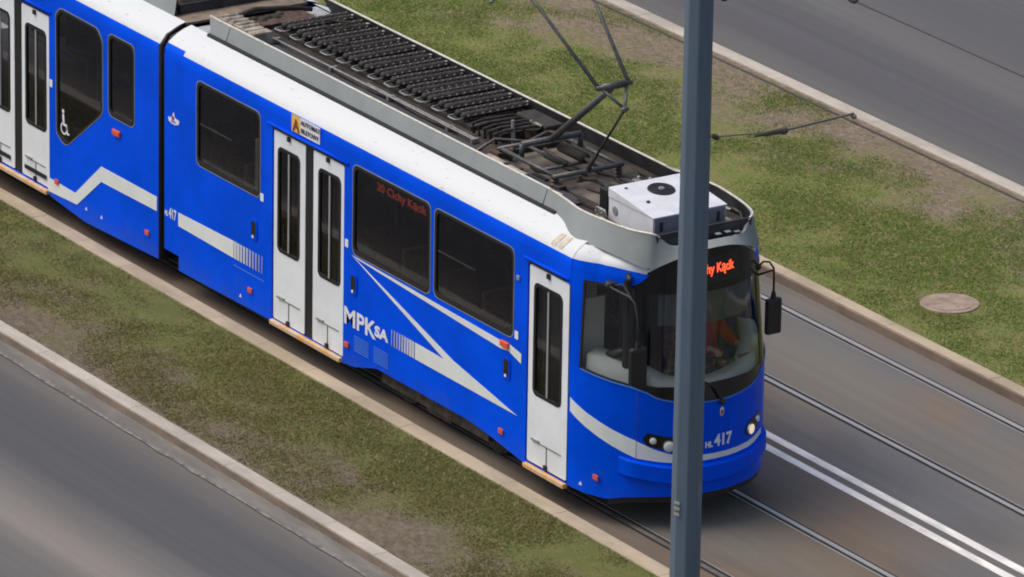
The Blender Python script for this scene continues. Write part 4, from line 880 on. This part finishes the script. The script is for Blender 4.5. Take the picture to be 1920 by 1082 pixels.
# small clutter between resistors and pantograph
bm = bmesh.new(); box(bm, -1.55, -1.25, -.05, .25, 3.03, 3.12)
for k in range(3): tube(bm, [(-1.5+.12*k, -.1, 3.04), (-1.5+.12*k, -.08, 3.17), (-1.42+.12*k, .0, 3.17), (-1.42+.12*k, .02, 3.04)], .014, 6)
obj('cable_terminals', bm, UNDER, T)
bm = bmesh.new(); tube(bm, [(-1.25, .33, 3.03), (-1.25, .33, 3.14)], [.10, .09], 20); tube(bm, [(-1.1, .45, 3.09), (-1.0, .5, 3.09)], .04, 10); o = obj('surge_arrester', bm, RUST, T)
bm = bmesh.new(); tube(bm, [(-1.25, .33, 3.14), (-1.25, .33, 3.165)], .115, 24); tube(bm, [(-1.25, .33, 3.165), (-1.25, .33, 3.22)], [.03, .012], 8); obj('arrester_cap', bm, BEIGE, o)
bm = bmesh.new(); tube(bm, [(-1.12, .02, 3.04), (-1.14, .02, 3.30)], [.025, .02], 8); obj('rest_post', bm, STEEL, T)
bm = bmesh.new(); box(bm, -1.0, -.85, -.55, .55, 3.03, 3.075); obj('roof_crossmember', bm, TRAY, T)
FLOORB = mat('dusty_beige_roof_patch', (0.045, 0.04, 0.034), 0.9, vscale=2.2, col2=(0.17, 0.145, 0.115))
bm = bmesh.new(); box(bm, -.80, .15, -.50, .50, 3.0, 3.026); box(bm, .30, 1.35, -.30, .45, 3.0, 3.028); obj('roof_deck', bm, FLOORB, T)
bm = bmesh.new()
for x, y, l in ((.9, -.35, .5), (.75, .35, .6), (.2, -.55, .6), (1.0, .5, .35)): box(bm, x-l/2, x+l/2, y-.02, y+.02, 3.03, 3.06)
obj('cable_duct', bm, UNDER, T)
bm = bmesh.new()
for x, y in ((.55, .52), (.8, .56), (1.05, .6), (.65, .60), (.9, .64), (1.1, .55)): ball(bm, (x, y, 3.06), .022)
obj('bolt_heads', bm, STEEL, T)
bm = bmesh.new(); box(bm, .62, .78, .38, .46, 3.03, 3.09); obj('roof_clip', bm, STEEL, T, bevel=.01)
bm = bmesh.new(); box(bm, 1.18, 1.32, -.40, -.22, 3.03, 3.30); box(bm, 1.32, 1.40, -.34, -.10, 3.03, 3.25); obj('ballast_box', bm, BLACK, T, bevel=.012)
bm = bmesh.new()
for k in range(3): tube(bm, [(1.33+.05*k, -.50, 3.05+.03*math.cos(t*1.0)+.05) if False else (1.36+.05*k+.045*math.cos(t), -.53, 3.10+.05*math.sin(t)) for t in np.linspace(-.5, 3.8, 10)], .013, 6)
tube(bm, [(1.32, -.52, 3.06), (1.55, -.56, 3.06), (1.75, -.56, 3.05)], .018, 6); obj('coolant_hose', bm, STEEL, T, smooth=True)
# air conditioner: top sheet slopes to the front
def wedge():
    x0, x1, yw = 1.44, 2.27, .455; e = empty('air_conditioner', (x0, 0, 3.03)); e.parent = T
    bm = bmesh.new(); zr_, zf_ = .355, .245
    pr = [(0, 0), (x1-x0, 0), (x1-x0, zf_), (0, zf_)]
    a = [bm.verts.new((x, -yw, z)) for x, z in pr]; b = [bm.verts.new((x, yw, z)) for x, z in pr]
    for i in range(4): bm.faces.new((a[i], a[(i+1) % 4], b[(i+1) % 4], b[i]))
    bm.faces.new(a); bm.faces.new(b); obj('casing', bm, ACW, e, bevel=.006)
    bm = bmesh.new(); pr = [(0.002, zf_+.004), (x1-x0+.012, zf_+.004), (x1-x0+.012, zf_+.012), (0.002, zr_)]
    a = [bm.verts.new((x, -yw-.008, z)) for x, z in pr]; b = [bm.verts.new((x, yw+.008, z)) for x, z in pr]
    for i in range(4): bm.faces.new((a[i], a[(i+1) % 4], b[(i+1) % 4], b[i]))
    bm.faces.new(a); bm.faces.new(b); obj('lid', bm, ACW, e, bevel=.004)
    # on the sloped lid
    th = math.atan2(zf_+.012-zr_, x1-x0); lid = lambda x: zr_+math.tan(th)*x
    bm = bmesh.new(); cx = .27; mt = Matrix.Translation((cx, .0+.02, lid(cx)+.004)) @ Matrix.Rotation(-th, 4, 'Y')
    bmesh.ops.create_cone(bm, cap_ends=True, segments=40, radius1=.150, radius2=.145, depth=.012, matrix=mt); fan = obj('fan_grille', bm, BLACK, e)
    bm = bmesh.new()
    for r_ in (.05, .08, .11, .138): tube(bm, [mt @ Vector((r_*math.cos(t), r_*math.sin(t), .010)) for t in np.linspace(0, 2*math.pi, 33)], .0022, 4, cap=False)
    for k in range(6): tube(bm, [mt @ Vector((.04*math.cos(k*math.pi/3), .04*math.sin(k*math.pi/3), .010)), mt @ Vector((.143*math.cos(k*math.pi/3), .143*math.sin(k*math.pi/3), .010))], .0025, 4)
    obj('grille_wires', bm, DARKGREY, fan)
    bm = bmesh.new(); bmesh.ops.create_cone(bm, cap_ends=True, segments=24, radius1=.036, radius2=.03, depth=.012, matrix=mt @ Matrix.Translation((0, 0, .014))); obj('fan_hub', bm, ACF, fan)
    bm = bmesh.new(); box(bm, x1-x0+.002, x1-x0+.010, -yw+.02, yw-.02, .02, zf_-.01); obj('condenser_front', bm, ACF, e)  # front face coloured darker to carry its shade
    bm = bmesh.new()
    for y in (-.38, .33): box(bm, x1-x0+.01, x1-x0+.022, y, y+.035, .10, .20)
    obj('catch', bm, DARKGREY, e)
    bm = bmesh.new(); bmesh.ops.create_cone(bm, cap_ends=True, segments=24, radius1=.045, radius2=.045, depth=.01, matrix=Matrix.Translation((.13, -yw-.004, .13)) @ Matrix.Rotation(R(90), 4, 'X')); obj('drain_cap', bm, ACF, e)
    bm = bmesh.new(); box(bm, .48, .505, -.31, -.275, lid(.49), lid(.49)+.02); box(bm, .10, .12, -.33, -.30, lid(.11), lid(.11)+.012); obj('lid_screw', bm, DARKGREY, e)
wedge()
bm = bmesh.new(); tube(bm, [(2.30, .50, 3.24), (2.38, .56, 3.2), (2.46, .55, 3.12), (2.50, .50, 3.06)], .022, 8); obj('condenser_hose', bm, BLACK, T, smooth=True)
bm = bmesh.new(); box(bm, 2.0, 2.52, .48, .60, 3.0, 3.06); obj('shroud_floor', bm, BEIGE, T)
bm = bmesh.new(); box(bm, 2.2, 2.56, -.55, .55, 2.99, 3.045); obj('shroud_floor', bm, DARKGREY, T)
# --- pantograph
P = empty('pantograph', (0, 0, 0)); P.parent = T
INSUL = mat('brown_insulator', (0.055, 0.035, 0.028), 0.4)
bm = bmesh.new(); hz = 3.17
for y in (-.40, .40): tube(bm, [(-.72, y, hz), (.36, y, hz)], .024, 8)
for x in (-.72, .36): tube(bm, [(x, -.44, hz), (x, .44, hz)], .028, 8)
tube(bm, [(-.72, -.1, hz), (.1, -.1, hz)], .018, 6); tube(bm, [(.1, -.4, hz), (.1, .1, hz)], .018, 6)
obj('base_frame', bm, PANTO, P, smooth=True)
for x in (-.66, .33):
    for y in (-.40, .40):
        bm = bmesh.new(); tube(bm, [(x, y, 3.02+.02*k) for k in range(8)], [.05 if k % 2 else .033 for k in range(8)], 12); obj('insulator', bm, INSUL, P)
bm = bmesh.new(); tube(bm, [(-.37, -.36, 3.31), (-.37, .38, 3.31)], .035, 10)
for y in (-.36, .38): tube(bm, [(-.37, y, 3.31), (-.37, y, hz)], .03, 8)
obj('pivot_shaft', bm, PANTO, P, smooth=True)
bm = bmesh.new(); tube(bm, [(-.34, .12, 3.22), (.12, .12, 3.22)], .062, 14); tube(bm, [(.12, .12, 3.22), (.33, .12, 3.19)], .02, 8); tube(bm, [(-.3, -.12, 3.24), (.15, -.14, 3.2)], .022, 8); obj('raising_spring', bm, UNDER, P, smooth=True)
bm = bmesh.new(); box(bm, -.80, -.62, -.50, -.30, 3.04, 3.16); tube(bm, [(-.8, -.42, 3.12), (-.6, -.30, 3.17)], .035, 8); obj('drive_motor', bm, RUST, P, bevel=.015)
bm = bmesh.new(); tube(bm, [(-.37, .02, 3.31), (.76, 0, 4.19)], [.040, .034], 12); obj('lower_arm', bm, PANTO, P, smooth=True)
bm = bmesh.new(); tube(bm, [(.80, -.21, 4.235), (.80, .23, 4.235)], [.028, .028], 10); tube(bm, [(.80, -.14, 4.235), (.80, .14, 4.235)], .04, 10)
for y in (-.15, .17): tube(bm, [(.80, y, 4.225), (1.03, 0, 4.04)], .017, 8)
ball(bm, (1.03, 0, 4.04), .032, 1, 1.6, 1); obj('knee_joint', bm, PANTO, P, smooth=True)
bm = bmesh.new(); tube(bm, [(1.03, 0, 4.04), (.36, .0, 3.19)], .014, 8); tube(bm, [(.52, 0, 3.39), (.36, 0, 3.19)], .02, 8); ball(bm, (.36, 0, 3.19), .04); obj('guide_rod', bm, UNDER, P, smooth=True)
for sy in (-1, 1):
    bm = bmesh.new(); tube(bm, [(.80, sy*.19, 4.245), (-.13, sy*.345, 4.90), (-.40, sy*.39, 5.05)], [.022, .017, .015], 10); obj('upper_arm', bm, PANTO, P, smooth=True)
bm = bmesh.new(); tube(bm, [(-.40, -.45, 5.05), (-.40, .45, 5.05)], .016, 8)
tube(bm, [(-.40, -.85, 4.98), (-.40, -.70, 5.085), (-.40, .70, 5.085), (-.40, .85, 4.98)], .018, 8); tube(bm, [(-.28, -.85, 4.98), (-.28, -.70, 5.085), (-.28, .70, 5.085), (-.28, .85, 4.98)], .018, 8); obj('contact_head', bm, PANTO, P)

# ------------------------------------------------------------------ driver
def skinned(name, joints, edges, m, parent=None, sub=1):
    me = bpy.data.meshes.new(name); me.from_pydata([j[0] for j in joints], edges, []); o = link(name, me, m, parent)
    bm = bmesh.new(); bm.from_mesh(me); lay = bm.verts.layers.skin.verify(); bm.verts.ensure_lookup_table()
    for v, j in zip(bm.verts, joints):
        r_ = j[1]; v[lay].radius = r_ if isinstance(r_, tuple) else (r_, r_); v[lay].use_root = False
    bm.verts[0][lay].use_root = True; bm.to_mesh(me); bm.free()
    o.modifiers.new('skin', 'SKIN').use_smooth_shade = True; sb = o.modifiers.new('sub', 'SUBSURF'); sb.levels = sub; sb.render_levels = sub; return o
D = empty('person', (1.86, .46, 1.40)); tag(D, 'seated driver in a red jacket behind the tram windscreen, hands on the controls', 'person')
J = [((0, 0, .06), (.15, .12)), ((.0, 0, .28), (.14, .11)), ((.02, 0, .46), (.15, .11)), ((.03, 0, .56), .06), ((.05, 0, .64), .05), ((.07, 0, .70), (.085, .075)), ((.075, 0, .79), (.085, .075)), ((.06, 0, .87), .06),
     ((.03, -.17, .49), .06), ((.16, -.22, .30), .048), ((.38, -.14, .30), .036), ((.45, -.12, .30), (.022, .04)),
     ((.03, .17, .49), .06), ((.16, .24, .30), .048), ((.38, .22, .30), .036), ((.45, .20, .30), (.022, .04)),
     ((.12, -.10, .04), .085), ((.42, -.12, .06), .07), ((.46, -.12, -.36), .05), ((.56, -.12, -.41), .04),
     ((.12, .10, .04), .085), ((.42, .12, .06), .07), ((.46, .12, -.36), .05), ((.56, .12, -.41), .04), ((.145, 0, .765), .014)]
E_ = [(0, 1), (1, 2), (2, 3), (3, 4), (4, 5), (5, 6), (6, 7), (2, 8), (8, 9), (9, 10), (10, 11), (2, 12), (12, 13), (13, 14), (14, 15), (0, 16), (16, 17), (17, 18), (18, 19), (0, 20), (20, 21), (21, 22), (22, 23), (6, 24)]
for h, y0 in ((11, -.12), (15, .20)):      # five fingers each, curled forward and down
    for k in range(5):
        a = len(J); dy = (-.034+.017*k)
        if k < 4: J += [((.49, y0+dy, .297), .009), ((.525, y0+dy, .285), .008), ((.535, y0+dy, .262-.003*abs(k-1)), .007)]
        else: J += [((.46, y0+.045, .292), .010), ((.49, y0+.055, .28), .009), ((.51, y0+.045, .268), .008)]
        E_ += [(h, a), (a, a+1), (a+1, a+2)]
skinned('body', J, E_, SKIN, D)
up_ = lambda i, k: (J[i][0], tuple(v*k for v in J[i][1]) if isinstance(J[i][1], tuple) else J[i][1]*k)
jj = [up_(1, 1.15), up_(0, 1.1), up_(2, 1.14), ((.03, 0, .55), .07), up_(8, 1.25), up_(9, 1.3), up_(10, 1.35), up_(12, 1.25), up_(13, 1.3), up_(14, 1.35)]
skinned('jacket', jj, [(0, 1), (0, 2), (2, 3), (2, 4), (4, 5), (5, 6), (2, 7), (7, 8), (8, 9)], JACKET, D)
jt = [up_(0, 1.02), up_(16, 1.12), up_(17, 1.12), up_(18, 1.2), up_(20, 1.12), up_(21, 1.12), up_(22, 1.2)]
skinned('trousers', jt, [(0, 1), (1, 2), (2, 3), (0, 4), (4, 5), (5, 6)], TROUS, D)
bm = bmesh.new(); ball(bm, (.045, 0, .825), .10, 1.0, .88, .95, 16); obj('hair', bm, HAIR, D, smooth=True)
bm = bmesh.new(); ball(bm, (.155, -.032, .795), .011); ball(bm, (.155, .032, .795), .011); obj('eyes', bm, INK, D)
bm = bmesh.new(); box(bm, .150, .156, -.022, .022, .728, .736); obj('mouth', bm, REDINK, D)

# ------------------------------------------------------------------ catenary pole and wires
POLE = mat('blue_grey_pole_paint', (0.112, 0.152, 0.198), 0.6, spec=.2, var=0.06, vscale=1.5, stretch=(3, 3, .4), coat=.2)
PX, PY = 5.0, -1.83
e = empty('catenary_pole', (PX, PY, 0.1)); tag(e, 'tall blue-grey steel pole standing in front of the tram nose beside the near kerb', 'pole')
bm = bmesh.new(); n = 8; a0 = R(-33); rr = []
for z, r_ in ((0, .158), (4, .150), (9, .138)):
    rr.append([bm.verts.new((r_*math.cos(a0+2*math.pi*k/n), r_*math.sin(a0+2*math.pi*k/n), z)) for k in range(n)])
for a, b in zip(rr, rr[1:]):
    for k in range(n): bm.faces.new((a[k], a[(k+1) % n], b[(k+1) % n], b[k]))
bm.faces.new(rr[-1]); obj('shaft', bm, POLE, e, bevel=.012)
bm = bmesh.new(); bmesh.ops.create_cone(bm, cap_ends=True, segments=32, radius1=.28, radius2=.26, depth=.04, matrix=Matrix.Translation((0, 0, .02))); obj('base_plate', bm, POLE, e)
GALV = mat('catenary_fittings', (0.07, 0.062, 0.055), 0.8)
bm = bmesh.new(); tube(bm, [(0, .12, 6.50), (.05, .45, 6.62), (.1, 1.0, 7.1), (.1, 1.95, 7.15)], .03, 8); tube(bm, [(0, .1, 7.9), (.1, 1.0, 7.1)], .015, 6); tube(bm, [(.1, 1.83, 7.15), (.1, 1.83, 6.32)], .012, 6); ball(bm, (.05, .26, 6.50), .05); obj('cantilever', bm, GALV, e)
bm = bmesh.new(); tube(bm, [(.1, 1.83, 6.30+.03*k) for k in range(10)], [.045 if k % 2 else .025 for k in range(10)], 10); ball(bm, (.02, 1.83, 6.22), .04, 2.2, 1, 1); obj('messenger_insulator', bm, GALV, e)
STAY = mat('thin_stay', (0.16, 0.145, 0.12), 0.8)
bm = bmesh.new(); tube(bm, [(0, .15, 5.05), (.12, .80, 5.03)], .007, 6); obj('stay_rod', bm, STAY, e)
bm = bmesh.new(); ball(bm, (.02, .22, 5.05), .03, 2, 1, 1); tube(bm, [(.12, .62, 5.02), (.12, .78, 5.02), (.12, 1.00, 5.02)], [.010, .026, .034], 8); ball(bm, (.12, .97, 5.015), .042, 1, 1.2, .9); obj('arm_insulator', bm, GALV, e)
bm = bmesh.new(); tube(bm, [(.12, .98, 5.02), (.10, 1.83, 5.05)], .014, 8); ball(bm, (.10, 1.83, 5.02), .028, 1.6, 1, 1); obj('steady_arm', bm, STAY, e)
bm = bmesh.new(); az = R(-73)
for z in (1.13, 1.19, 1.25):
    c_ = Vector((.152*math.cos(az), .152*math.sin(az), z)); t_ = Vector((-math.sin(az), math.cos(az), 0)); n_ = Vector((math.cos(az), math.sin(az), 0))
    q4 = [c_-t_*.035, c_+t_*.035]; vs = [bm.verts.new(p+n_*o_+Vector((0, 0, h_))) for o_ in (0, .006) for p in q4 for h_ in (0, .028)]
    for f in ((0, 1, 3, 2), (4, 6, 7, 5), (0, 4, 5, 1), (2, 3, 7, 6), (0, 2, 6, 4), (1, 5, 7, 3)): bm.faces.new([vs[i] for i in f])
STK = mat('faded_sticker', (0.30, 0.30, 0.24), .7)
o = obj('faded_sticker', bm, STK, e)
bm = bmesh.new(); tube(bm, [(x, 0.0, 5.06) for x in (-45, -20, 5, 30)], .011, 6); tag(obj('contact_wire', bm, GALV), 'thin dark overhead contact wire following the far road kerb line', 'overhead wire', 'overhead wires of the near track')
bm = bmesh.new(); tube(bm, [(x, 0.0, 6.31+(abs(x-5)/25)*.0) for x in (-45, 5, 30)], .008, 6); tag(obj('messenger_wire', bm, GALV), 'upper overhead wire crossing the far road in the top right corner', 'overhead wire', 'overhead wires of the near track')

# ------------------------------------------------------------------ pieces of one part that stand well apart become objects of their own
def split_far(o):
    me = o.data; nv = len(me.vertices)
    if nv > 6000 or me.users > 1: return
    par = list(range(nv))
    def find(a):
        while par[a] != a: par[a] = par[par[a]]; a = par[a]
        return a
    for e_ in me.edges:
        a, b = find(e_.vertices[0]), find(e_.vertices[1])
        if a != b: par[a] = b
    isl = {}
    for v in range(nv): isl.setdefault(find(v), []).append(v)
    if len(isl) < 2 or len(isl) > 80: return
    co = np.array([v.co[:] for v in me.vertices]); keys = list(isl)
    lo = np.array([co[isl[k]].min(0) for k in keys]); hi = np.array([co[isl[k]].max(0) for k in keys]); size = (hi-lo).max(1); n = len(keys); g = list(range(n))
    def gf(a):
        while g[a] != a: a = g[a]
        return a
    for a in range(n):
        for b in range(a+1, n):
            gap = np.maximum(0, np.maximum(lo[a]-hi[b], lo[b]-hi[a]))
            if math.sqrt((gap**2).sum()) <= max(.02, .5*max(size[a], size[b])): g[gf(a)] = gf(b)
    groups = {}
    for a in range(n): groups.setdefault(gf(a), set()).update(isl[keys[a]])
    if len(groups) < 2: return
    first = True
    for vs in list(groups.values()):
        bm = bmesh.new(); bm.from_mesh(me); bm.verts.ensure_lookup_table()
        bmesh.ops.delete(bm, geom=[v for v in bm.verts if v.index not in vs], context='VERTS')
        nm = bpy.data.meshes.new(me.name); bm.to_mesh(nm); bm.free()
        for m_ in me.materials: nm.materials.append(m_)
        if first: keep = nm; first = False
        else:
            c_ = o.copy(); c_.data = nm; C.objects.link(c_); c_.parent = o.parent
    o.data = keep
for o in list(bpy.data.objects):
    if o.type == 'MESH' and o.parent and o.parent != D and o.name.split('.')[0] not in ('body', 'jacket', 'trousers'): split_far(o)
